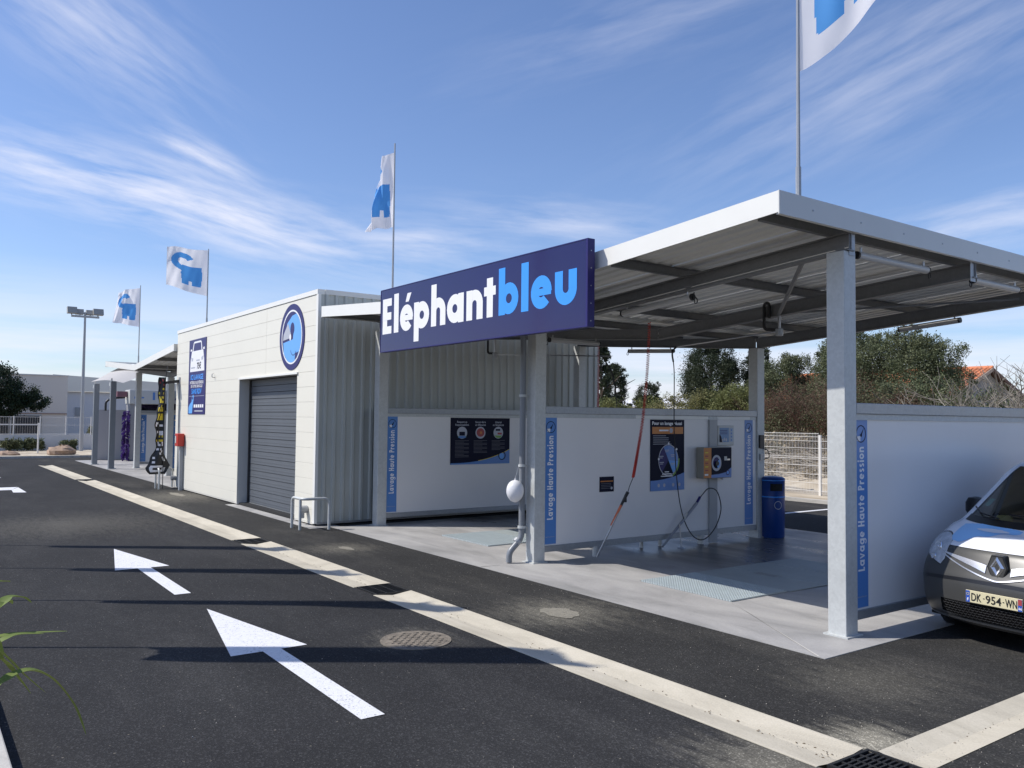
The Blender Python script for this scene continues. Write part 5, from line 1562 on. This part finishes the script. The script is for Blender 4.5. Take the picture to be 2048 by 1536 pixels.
# pine at the left
t = thing('pine_tree', (-60, 3.6, 0), 'wide dark pine tree before the beige shop at the far left', 'tree')
limbs((-60, 3.4, 0), (-60, 4.0, 3.6), .22, 9, 1.6, M_bark, t, 14)
leaves([(-60, 3.8, 4.0, 1.9, 2.0, 1.15), (-60, 5.2, 3.3, 1.5, 1.6, .8), (-60, 6.4, 2.95, 1.2, 1.15, .55), (-60, 2.0, 4.2, 2, 2.0, 1.3), (-60, 4.2, 2.7, 1.8, 2.0, .8), (-60, 0.5, 3.4, 2, 2, 1.4)], 60000, .062, 'crown', L_pine, t, 15, .7)
for i, (y, n, rx, lab) in enumerate([(4.9, 1500, .55, 'dark weeds at the foot of the low wall, left of the thin post'), (5.9, 1500, .6, 'dark weeds at the foot of the low wall behind the boulder'), (7.6, 1100, .4, 'green weeds at the foot of the lamp mast')]):
    o = leaves([(-53.2, y, .40, .3, rx, .30)], n, .06, 'weed_clump', L_grey, None, 100 + i, .2, 2.0); tag(o, lab, 'plant', 'weeds along the low wall')
o = leaves([(-55.2, 9.6, 1.1, .4, .9, .35)], 1500, .06, 'weed_clump', L_oliv, None, 108, .2, 2.0); tag(o, 'green shrub showing above the low wall by the far posts', 'plant', 'weeds along the low wall')

# strap-leaved plant at the left edge, near the camera
t = thing('strap_leaf_plant', (-3.3, -.08, .06), 'green strap leaved plant reaching in at the lower left edge', 'plant')
MB().tube([(-3.3, -.10, .06), (-3.28, -.08, .6), (-3.3, -.08, 1.2)], [.045, .04, .03], 8).build('stem', M_bark, t)
LV = [[(-3.11, .194, 1.323), (-3.10, .271, 1.382), (-3.117, .319, 1.396), (-3.113, .394, 1.39)],
      [(-3.31, .177, 1.327), (-3.279, .286, 1.358), (-3.277, .358, 1.36), (-3.237, .48, 1.361)],
      [(-2.991, .183, 1.442), (-2.987, .262, 1.379), (-2.995, .324, 1.303), (-3.0, .39, 1.232)],
      [(-3.051, .188, 1.413), (-3.046, .267, 1.345), (-3.067, .311, 1.284), (-3.085, .359, 1.212)],
      [(-2.945, .174, 1.265), (-2.93, .26, 1.30), (-2.95, .299, 1.315), (-2.962, .351, 1.315), (-2.973, .408, 1.273), (-2.984, .468, 1.182), (-3.009, .509, 1.076)],
      [(-3.35, .207, 1.329), (-3.335, .288, 1.445), (-3.363, .315, 1.47), (-3.382, .358, 1.463), (-3.411, .389, 1.436)],
      [(-3.409, .209, 1.35), (-3.394, .292, 1.438), (-3.424, .318, 1.448), (-3.462, .336, 1.429)],
      [(-3.616, .172, 1.452), (-3.589, .275, 1.488), (-3.606, .32, 1.486), (-3.64, .343, 1.477)]]
r2 = random.Random(3)
for k in range(12):
    a = radians(150 + k * 17); l = r2.uniform(.35, .55)
    LV.append([(-3.3 + cos(a) * l * f, -.08 + sin(a) * l * f, 1.22 + .25 * sin(pi * f * .8)) for f in (.25, .5, .75, 1.0)])
for i, L in enumerate(LV):
    pts = spline([(-3.3, -.08, 1.18)] + L, 7); n = len(pts); P = []
    for k, p in enumerate(pts):
        f = k / (n - 1); w = .021 * min(1, f * 5 + .3) * (1 - f ** 3.0) + .0008
        d = (pts[min(k + 1, n - 1)] - pts[max(k - 1, 0)]).normalized(); s_ = d.cross(Vector((0, 0, 1)))
        s_ = s_.normalized() if s_.length > .05 else Vector((1, 0, 0))
        up = s_.cross(d)
        P.append([p - s_ * w + up * w * .35, p, p + s_ * w + up * w * .35])
    MB().grid(P).build('leaf', L_palm, t, smooth=True)

# ------------------------------------------------------------------ tiled house
t = thing('tiled_house', (-26, 44, 0), 'house with orange clay tile roof and grey gable behind the trees', 'house')
hx = -20.2; ya, ym, yb_ = 40.6, 44.8, 49.0; ze, za = 3.35, 4.95
b = MB().prism([(hx - 12, ya + .4, 0), (hx - 12, yb_ - .4, 0), (hx - 12, yb_ - .4, ze), (hx - 12, ym, za - .12), (hx - 12, ya + .4, ze)], (12 - .35, 0, 0))
b.build('wall', mat('grey_gable_render', (.27, .27, .27), .9, var=.15, vs=1.5), t)
sl_ = math.hypot(ym - ya, za - ze)
for sgn, y0_ in ((1, ya), (-1, yb_)):
    MB().hexa(*(lambda A, B: (A, B))([(hx - 12.4, y0_, ze - .06), (hx, y0_, ze - .06), (hx, ym, za - .06), (hx - 12.4, ym, za - .06)] if sgn > 0 else [(hx - 12.4, ym, za - .06), (hx, ym, za - .06), (hx, y0_, ze - .06), (hx - 12.4, y0_, ze - .06)],
                                   [(hx - 12.4, y0_, ze), (hx, y0_, ze), (hx, ym, za), (hx - 12.4, ym, za)] if sgn > 0 else [(hx - 12.4, ym, za), (hx, ym, za), (hx, y0_, ze), (hx - 12.4, y0_, ze)])).build('roof_deck', mat('brown_eave', (.10, .055, .04), .8), t)
b = MB(); r2 = random.Random(6)
d = Vector((0, ym - ya, za - ze)).normalized(); up = Vector((0, -d.z, d.y))
rows = 14; L = sl_ / rows
for r in range(rows):
    for c in range(52):
        x = hx - .1 - c * .235; o0 = Vector((x, ya, ze + .012)) + d * (L * r) + up * (.004 + r2.uniform(0, .012))
        P = []
        for q in (0, 1):
            pp = o0 + d * (L * 1.08 * q) - up * (.0 if q == 0 else .018)
            P.append([pp + Vector((-.10 * cos(pi * k / 4), 0, 0)) + up * (.055 * sin(pi * k / 4) + .02) for k in range(5)])
        b.grid(P)
o = b.build('roof_tiles', M_tile, t); o['kind'] = 'stuff'
MB().tube([(hx + .02, ym, za + .05), (hx - 12.4, ym, za + .05)], .09, 8).build('ridge', M_tile, t)
MB().hexa([(hx, ya, ze - .14), (hx + .05, ya, ze - .14), (hx + .05, ym, za - .14), (hx, ym, za - .14)], [(hx, ya, ze + .03), (hx + .05, ya, ze + .03), (hx + .05, ym, za + .03), (hx, ym, za + .03)]).build('barge_board', mat('pale_barge', (.42, .33, .26), .8), t)
MB().hexa([(hx, ym, za - .14), (hx + .05, ym, za - .14), (hx + .05, yb_, ze - .14), (hx, yb_, ze - .14)], [(hx, ym, za + .03), (hx + .05, ym, za + .03), (hx + .05, yb_, ze + .03), (hx, yb_, ze + .03)]).build('barge_board', mat('dark_barge', (.14, .08, .06), .8), t)
# bright sheds seen between the bushes
for (xa, xb, z, lab) in ((-62, -56, 3.9, 'bright white shed showing between the cypress and the round bush'), (-54, -46.5, 4.15, 'bright white shed showing behind the yellow-green bush')):
    t = thing('white_shed', ((xa + xb) / 2, 55, 0), lab, 'shed', 'white sheds behind the gardens')
    MB().box(xa, xb, 55, 60, 0, z - .5).build('wall', mat('white_render', (.75, .75, .76), .7), t)
    MB().prism([(xa - .2, 54.8, z - .49), (xa - .2, 60.2, z - .49), (xa - .2, 57.5, z + .2)], (xb - xa + .4, 0, 0)).build('roof', mat('white_render2', (.66, .66, .68), .6), t)

# ------------------------------------------------------------------ rear mesh fence
t = thing('garden_fence', (-14, 20.6, .08), 'white welded mesh fence with square posts behind the forecourt', 'fence')
x = -25.6; k = 0
while x < 2:
    top = 1.84 if x < -13.95 else 1.75
    MB().box(x - .035, x + .035, 20.57, 20.63, .05, top).build('fence_post', M_gfence, t)
    b = MB(); xa, xb = x + .04, x + 1.915
    for z in (.20, .42, .66, .90, 1.08, 1.13, 1.38, 1.58, 1.70, top - .05):
        b.box(xa, xb, 20.585, 20.60, z - .006, z + .006)
    q = xa + .02
    while q < xb: b.box(q, q + .005, 20.602, 20.607, .12, top - .03); q += .05
    b.build('mesh_panel', M_gfence, t)
    x += 1.955
# ------------------------------------------------------------------ VAN
YAW = radians(5)
van = thing('van', (-3.705, 8.20, 0), 'white delivery van with dark grey bumper and blue printed bonnet, parked at the right', 'van', rot=-YAW)
Z = (0.19, .24, .35, .48, .60, .70, .80, .90, .955, 1.02, 1.08, 1.35, 1.58, 1.71, 1.78, 1.82)
#  zc, zside, yc, d, w
LVL = np.array([
    (.19, .19, .10, .46, .80), (.24, .22, .05, .44, .86), (.35, .33, .015, .42, .90), (.48, .46, .0, .42, .91), (.60, .58, .005, .40, .91),
    (.70, .69, .045, .38, .905), (.80, .80, .09, .40, .895), (.895, .90, .15, .44, .885), (.955, .985, .25, .48, .87), (1.02, 1.06, .39, .46, .855),
    (1.085, 1.13, .56, .38, .80), (1.35, 1.37, .97, .30, .75), (1.58, 1.60, 1.36, .22, .705), (1.71, 1.69, 1.62, .17, .66), (1.78, 1.735, 2.0, .11, .63), (1.81, 1.75, 2.7, .05, .60)])


def cr(t):
    """Catmull-Rom through the levels"""
    n = len(LVL) - 1; t = min(max(t, 0), n - 1e-6); i = int(t); u = t - i
    p0, p1, p2, p3 = LVL[max(i - 1, 0)], LVL[i], LVL[i + 1], LVL[min(i + 2, n)]
    return .5 * ((2 * p1) + (p2 - p0) * u + (2 * p0 - 5 * p1 + 4 * p2 - p3) * u * u + (3 * p1 - p0 - 3 * p2 + p3) * u ** 3)


def vpt(t, a, off=0.0):
    """point on the nose: level t, angle a in -90..90 (0 is the centre)"""
    zc, zs, yc, d, w = cr(t); s_ = sin(radians(abs(a))); c = cos(radians(a))
    x = w * s_ ** .85 * (1 if a >= 0 else -1)
    y = yc + d * (1 - max(c, 0) ** .85)
    z = zc + (zs - zc) * s_ * s_
    p = Vector((x, y, z))
    if off:
        e = .6
        A = vpt(min(t + .05, 14.9), a) - vpt(max(t - .05, 0.0), a); B = vpt(t, min(a + e, 89.9)) - vpt(t, max(a - e, -89.9))
        n = B.cross(A)
        if n.length > 1e-9:
            n.normalize()
            if n.y > 0 and abs(n.y) > .3: n = -n
            if n.dot(Vector((x, -1, z - .6))) < 0: n = -n
            p = p + n * off
    return p


_A = np.linspace(-90, 90, 181)
_T = np.linspace(0, 14.9, 300)


def t_at(x, z, lo=0.0, hi=12.5):
    """level and angle on the nose for a given across / height"""
    best = None
    for t_ in np.linspace(lo, hi, 160):
        w = cr(t_)[4]
        if abs(x) > w: continue
        a = math.degrees(math.asin(min(1, (abs(x) / w) ** (1 / .85)))) * (1 if x >= 0 else -1)
        q = vpt(t_, a); e = abs(q.z - z)
        if best is None or e < best[0]: best = (e, t_, a)
    st = (hi - lo) / 159
    for t_ in np.linspace(max(lo, best[1] - st), min(hi, best[1] + st), 25):
        w = cr(t_)[4]
        if abs(x) > w: continue
        a = math.degrees(math.asin(min(1, (abs(x) / w) ** (1 / .85)))) * (1 if x >= 0 else -1)
        q = vpt(t_, a); e = abs(q.z - z)
        if e < best[0]: best = (e, t_, a)
    return best[1], best[2]


M_vwhite = mat('van_white_paint', (.78, .79, .82), .18, coat=.6)
M_vgrey = mat('van_grey_plastic', (.050, .050, .048), .36, var=.06, vs=8)
M_vblack = mat('van_black_trim', (.010, .010, .011), .3)
M_chrome = mat('chrome', (.88, .88, .89), .22, .9)
M_lamp = mat('lamp_reflector', (.80, .81, .83), .25, .25, var=.45, vs=16, streak=(1, 1, .25))
M_plate = mat('plate_yellow', (.62, .56, .36), .4)
M_vblue = mat('van_blue_film', (.28, .57, .90), .25, coat=.5)
gm = bpy.data.materials.new('windscreen_glass'); gm.use_nodes = True
nt = gm.node_tree; nt.nodes.clear()
tr = N(nt, 'ShaderNodeBsdfTransparent'); tr.inputs[0].default_value = (.82, .90, .85, 1)
gl = N(nt, 'ShaderNodeBsdfGlossy'); gl.inputs['Roughness'].default_value = .02
fr = N(nt, 'ShaderNodeFresnel'); fr.inputs[0].default_value = 1.5
ms = N(nt, 'ShaderNodeMixShader'); mo = N(nt, 'ShaderNodeOutputMaterial')
nt.links.new(mth(nt, 'ADD', fr.outputs[0], .10, clamp=True), ms.inputs[0]); nt.links.new(tr.outputs[0], ms.inputs[1]); nt.links.new(gl.outputs[0], ms.inputs[2]); nt.links.new(ms.outputs[0], mo.inputs[0])
cl = bpy.data.materials.new('lamp_lens'); cl.use_nodes = True
nt = cl.node_tree; nt.nodes.clear()
tr = N(nt, 'ShaderNodeBsdfTransparent'); tr.inputs[0].default_value = (.92, .94, .96, 1)
gl = N(nt, 'ShaderNodeBsdfGlossy'); gl.inputs['Roughness'].default_value = .03
ms = N(nt, 'ShaderNodeMixShader'); mo = N(nt, 'ShaderNodeOutputMaterial'); ms.inputs[0].default_value = .07
nt.links.new(tr.outputs[0], ms.inputs[1]); nt.links.new(gl.outputs[0], ms.inputs[2]); nt.links.new(ms.outputs[0], mo.inputs[0])


def vpatch(name, m, t0, t1, a0, a1, nt_=10, na=16, off=0.0, parent=van):
    P = [[vpt(t0 + (t1 - t0) * i / nt_, a0 + (a1 - a0) * j / na, off) for j in range(na + 1)] for i in range(nt_ + 1)]
    return MB().grid(P).build(name, m, parent, smooth=True, local=True)


vpatch('bumper', M_vgrey, 0, 7.0, -90, 90, 42, 96)
vpatch('bonnet', M_vwhite, 7.06, 10.0, -63, 63, 26, 60)
for sg in (-1, 1):
    a0, a1 = (63, 90) if sg > 0 else (-90, -63)
    vpatch('wing', M_vwhite, 7.0, 10.05, a0, a1, 16, 12)
    vpatch('pillar', M_vwhite, 10.0, 12.6, *((55, 90) if sg > 0 else (-90, -55)), 16, 10)
for sg in (-1, 1): vpatch('shut_line', M_vblack, 7.06, 10.0, sg * 62.6, sg * 63.3, 16, 1, .0015)
vpatch('scuttle', M_vblack, 9.98, 10.26, -57, 57, 3, 40, .003)
vpatch('windscreen', gm, 10.26, 12.45, -52, 52, 14, 30)
vpatch('screen_edge', M_vblack, 10.26, 12.45, -55.5, -52, 14, 4, .001); vpatch('screen_edge', M_vblack, 10.26, 12.45, 52, 55.5, 14, 4, .001)
vpatch('roof_front', M_vwhite, 12.45, 15, -90, 90, 14, 40)
# sides, rear and roof
Pl = []
for sg in (-1, 1):
    rows = [[Vector((vpt(t_, 90 * sg).x * (1 - .0 * k), vpt(t_, 90 * sg).y + (4.15 - vpt(t_, 90 * sg).y) * k / 6, vpt(t_, 90 * sg).z)) for k in range(7)] for t_ in np.linspace(0, 15, 46)]
    MB().grid(rows[:19]).build('sill_panel', M_vgrey, van, smooth=True, local=True) if False else None
    b = MB(); b.grid(rows); b.build('side_panel', M_vwhite, van, smooth=True, local=True)
    rr = [[Vector((p.x + .004 * sg, p.y, p.z)) for p in row] for row in [[vpt(t_, 90 * sg) + Vector((0, yy, 0)) for yy in (.25, .6, 1.2, 1.9)] for t_ in (10.4, 11, 11.6, 12.2)]]
    MB().grid(rr).build('side_window', M_vblack, van, smooth=True, local=True)
    MB().grid([[vpt(t_, 90 * sg) + Vector((.005 * sg, yy, 0)) for yy in (0, .6, 1.2, 2, 3, 3.6)] for t_ in (0, 1, 2, 2.6)]).build('side_skirt', M_vgrey, van, local=True)
    for wy in (.92, 3.62):
        wh = MB().tube([(sg * .70, wy, .32), (sg * .918, wy, .32)], .318, 28).build('wheel', M_rubber, van, local=True)
        rm = MB().tube([(sg * .90, wy, .32), (sg * .926, wy, .32)], .21, 24).build('rim', M_alu, wh, local=True)
        MB().tube([(sg * .60, wy, .33), (sg * .915, wy, .33)], .385, 28).build('wheel_arch', M_vblack, van, local=True)
top = [vpt(15, a) for a in np.linspace(-90, 90, 25)]
MB().grid([[Vector((p.x, 4.15, p.z)) for p in top], top]).build('roof', M_vwhite, van, smooth=True, local=True)
ring = [vpt(t_, 90) for t_ in np.linspace(0, 15, 20)]
MB().poly([Vector((p.x, 4.15, p.z)) for p in ring] + [Vector((-p.x, 4.15, p.z)) for p in reversed(ring)]).build('tailgate', M_vwhite, van, local=True)
MB().box(-.78, .78, .25, 4.1, .19, .22).build('floor_pan', M_dark, van, local=True)
MB().box(-.70, .70, .95, 1.35, .62, 1.065).build('dashboard', mat('dash_grey', (.13, .13, .13), .7), van, local=True)
for sx_ in (-.42, .38):
    st = MB().box(sx_ - .22, sx_ + .22, 1.95, 2.1, .5, 1.28).build('seat', mat('seat_cloth', (.05, .05, .055), .9), van, local=True, bevel=.04)
    MB().box(sx_ - .12, sx_ + .12, 1.97, 2.06, 1.285, 1.48).build('headrest', mat('seat_cloth', (.05, .05, .055), .9), st, local=True, bevel=.03)
MB().box(-.62, .62, 2.3, 2.33, .25, 1.66).build('bulkhead', mat('bulkhead_grey', (.40, .42, .42), .8), van, local=True)
# straw hat on the dashboard is a thing of its own
hat = thing('straw_hat', (-3.705 - .33, 8.20 + .92, 1.07), 'yellow straw hat lying on the dashboard behind the windscreen', 'hat')
hx_, hy_ = -3.705 - .36, 8.20 + 1.02
MB().lathe([(.14, 0), (.15, .008), (.085, .015), (.08, .07), (.06, .095), (.01, .085)], (hx_, hy_, 1.068), 20).build('straw', mat('straw', (.50, .40, .16), .8, var=.2, vs=40), hat, smooth=True)
# nose details
def ribbon(name, m, xs_, zu, zl, off, parent=van, n=4, lo=0, hi=8.4):
    P = []
    for i in range(n + 1):
        row = []
        for x_, a_, b_ in zip(xs_, zl, zu):
            z_ = a_ + (b_ - a_) * i / n
            tt, aa = t_at(x_, z_, lo, hi); row.append(vpt(tt, aa, off))
        P.append(row)
    return MB().grid(P).build(name, m, parent, smooth=True, local=True)


xs_ = np.linspace(-.86, .86, 45)
ribbon('bumper_groove', M_vblack, xs_, [.636 - .07 * abs(x) ** 2.5 for x in xs_], [.603 - .07 * abs(x) ** 2.5 for x in xs_], .002, n=1)
xs_ = np.linspace(-.57, .57, 30)
gr = ribbon('lower_grille', mat('grille_void', (.004, .004, .004), .9, spec=.1), xs_, [.415 - .02 * abs(x) for x in xs_], [.252 + .12 * max(0, abs(x) - .35) for x in xs_], .003)
hb = MB()
for r in range(6):
    z_ = .272 + r * .024
    for c in range(-13, 14):
        x_ = c * .04 + (.02 if r % 2 else 0)
        if abs(x_) > .52: continue
        q = [vpt(*t_at(x_ + dx, z_ + dz, 0, 4), .008) for dx, dz in ((-.017, .002), (0, -.006), (.017, .002), (.017, .006), (0, -.002), (-.017, .006))]
        hb.poly([q[0], q[1], q[4], q[5]]); hb.poly([q[1], q[2], q[3], q[4]])
o = hb.build('honeycomb', mat('grille_bar_grey', (.07, .07, .072), .35), gr, local=True); o['kind'] = 'stuff'
xs_ = np.linspace(-.80, .80, 40)
ribbon('lip', mat('lip_grey', (.10, .10, .10), .3), xs_, [.245 for x in xs_], [.225 for x in xs_], .008, n=1)
for sg in (-1, 1):
    x2 = np.linspace(.115, .60, 22)
    def cz(x): return .735 + .10 * ((x - .1) / .5) ** .8
    up_ = [cz(x) + (.028 * (1 - ((x - .115) / .485)) + .004) for x in x2]; lo_ = [cz(x) - (.034 * (1 - ((x - .115) / .485)) ** .8 + .003) for x in x2]
    ribbon('chrome_wing', M_chrome, x2 * sg, up_, lo_, .008)
    # headlight: reflector, lens
    x2 = np.linspace(.565, .865, 18)
    def hu(x): return .995 - 2.2 * (x - .70) ** 2 if x > .70 else .995 - 4.0 * (x - .70) ** 2
    def hl(x): return .715 + .30 * max(0, x - .60) + 1.2 * max(0, x - .80) ** 1.2 + 1.6 * max(0, .60 - x)
    U = [max(hu(x), hl(x) + .01) for x in x2]; Lw = [hl(x) for x in x2]
    ribbon('lamp_surround', M_vblack, x2 * sg * 1.008, [q + .012 for q in U], [q - .010 for q in Lw], .001, n=8, lo=3, hi=9.9)
    h = ribbon('headlight', M_lamp, x2 * sg, U, Lw, .004, n=8, lo=3, hi=9.9)
    for cx_, cz_, rr in ((.70, .865, .062), (.715, .775, .036)):
        tt, aa = t_at(cx_ * sg, cz_, 3, 9.9); c = vpt(tt, aa, .004)
        MB().lathe([(rr, .0), (rr * .92, .010), (rr * .55, .002), (rr * .2, .004), (rr * .12, .012)], (0, 0, 0), 22).build('bulb_reflector', M_chrome, h, local=True, smooth=True).matrix_local = Matrix.Translation(c) @ (Vector((sg * .55, -1, .35)).to_track_quat('Z', 'Y').to_matrix().to_4x4())
    ribbon('lens', cl, x2 * sg, U, Lw, .020, h, n=8, lo=3, hi=9.9)
    # mirror
    mr = MB().lathe([(.01, -.105), (.075, -.095), (.105, -.04), (.105, .05), (.08, .105), (.02, .12)], (0, 0, 0), 18).build('mirror', M_vblack, van, smooth=True, local=True)
    mr.matrix_local = Matrix.Translation((sg * .985, 1.42, 1.175)) @ Matrix.Scale(.75, 4, (0, 1, 0)) @ Matrix.Scale(1.15, 4, (1, 0, 0))
    MB().tube([(sg * .76, 1.44, 1.10), (sg * .93, 1.43, 1.12)], .035, 8).build('mirror_arm', M_vblack, van, local=True)
x3 = np.linspace(-.60, .60, 50); lz = [.640 + .165 * (min(1, abs(x) / .58)) ** 1.35 for x in x3]
ribbon('chrome_line', M_chrome, x3, [q + .012 for q in lz], lz, .010, n=1)
# emblem: black hexagon shield with chrome diamond
yb0 = .005
hexo = [(-.02, .105), (.065, .095), (.092, .0), (.06, -.115), (-.06, -.115), (-.092, 0), (-.065, .095)]
hexo = [(-.055, .112), (.055, .112), (.098, 0), (.055, -.112), (-.055, -.112), (-.098, 0)]
bd = MB().prism([(x, .13, .775 + z) for x, z in reversed(hexo)], (0, -.085, 0)).build('badge', M_vblack, van, local=True, bevel=.006)
MB().prism([(x * .86, .0445, .775 + z * .86) for x, z in reversed(hexo)], (0, -.004, 0)).build('badge_rim', M_vgrey, bd, local=True)
di = [(0, .100), (.066, 0), (0, -.100), (-.066, 0)]; ii = [(0, .040), (.024, 0), (0, -.040), (-.024, 0)]
b = MB()
for k in range(4):
    k2 = (k + 1) % 4
    mo_ = ((di[k][0] + ii[k][0]) / 2, (di[k][1] + ii[k][1]) / 2); mo2 = ((di[k2][0] + ii[k2][0]) / 2, (di[k2][1] + ii[k2][1]) / 2)
    y1_, y2_ = .040, .024
    b.poly([(di[k][0], y1_, .775 + di[k][1]), (di[k2][0], y1_, .775 + di[k2][1]), (mo2[0], y2_, .775 + mo2[1]), (mo_[0], y2_, .775 + mo_[1])])
    b.poly([(mo_[0], y2_, .775 + mo_[1]), (mo2[0], y2_, .775 + mo2[1]), (ii[k2][0], y1_, .775 + ii[k2][1]), (ii[k][0], y1_, .775 + ii[k][1])])
b.build('badge_diamond', M_chrome, bd, local=True)
# number plate
pl = MB().box(-.26, .26, -.028, -.014, .425, .537).build('number_plate', M_plate, van, local=True, bevel=.003)
pr = Print((-.26, -.029, .425), (1, 0, 0), (0, 0, 1), lift=.001)
pr.rect(.003, .003, .040, .109, mat('plate_blue', (.02, .08, .40), .4), 1).rect(.480, .003, .517, .109, mat('plate_blue', (.02, .08, .40), .4), 1)
pr.rect(.482, .055, .515, .107, M_redp, 2).text('F', .015, .014, .028, M_white, 2, bold=.02).arc(.0215, .078, .013, .010, 0, 360, M_yellow, 2, 12).text('66', .486, .016, .022, M_white, 2, bold=.02)
pr.text('DK', .055, .020, .074, M_black, 2, w=.095, bold=.012).rect(.166, .052, .180, .060, M_black, 2).text('954', .190, .020, .074, M_black, 2, w=.142, bold=.012).rect(.345, .052, .359, .060, M_black, 2).text('WN', .368, .020, .074, M_black, 2, w=.105, bold=.012)
o = pr.mb.build('plate_print', None, pl, local=True)
# blue curl printed on the bonnet
def hood(x, y, off=.003):
    bt = None
    for t_ in np.linspace(7.1, 10.0, 60):
        w = cr(t_)[4]
        if abs(x) > w: continue
        a = math.degrees(math.asin(min(1, (abs(x) / w) ** (1 / .85)))) * (1 if x >= 0 else -1)
        q = vpt(t_, a)
        if bt is None or abs(q.y - y) < bt[0]: bt = (abs(q.y - y), t_, a)
    return vpt(bt[1], bt[2], off)


xs_ = np.linspace(-.63, -.02, 26); P = []
def yu(x): return .62 - .10 * (x + .63) - .12 * max(0, x + .25)
def yl(x): return .27 + .02 * sin(x * 30) + (.23 * max(0, (x + .50)) / .5 if x > -.50 else 0)
for i in range(9): P.append([hood(x, yl(x) + (max(yu(x), yl(x) + .012) - yl(x)) * i / 8) for x in xs_])
MB().grid(P).build('bonnet_print', M_vblue, van, smooth=True, local=True)
P = []
xs_ = np.linspace(-.45, -.12, 16)
for i in range(4): P.append([hood(x, .50 - .07 * (x + .45) + (.05 * max(.05, 1 - ((x + .28) / .18) ** 2)) * (i / 3 - .5) * 1.6, .006) for x in xs_])
MB().grid(P).build('bonnet_print_gap', M_vwhite, van, smooth=True, local=True)
# wipers and sticker
MB().tube([vpt(10.25, -20, .02), vpt(10.32, -40, .025), vpt(10.48, -57, .02)], .008, 6).build('wiper', M_vblack, van, local=True)
MB().tube([vpt(10.22, 35, .02), vpt(10.38, 10, .025), vpt(10.42, -15, .02)], .008, 6).build('wiper', M_vblack, van, local=True)
MB().grid([[vpt(t_, a, -.006) for a in (-50, -46, -42)] for t_ in (10.62, 10.75, 10.88)]).build('sticker', mat('green_sticker', (.25, .42, .36), .5), van, local=True)
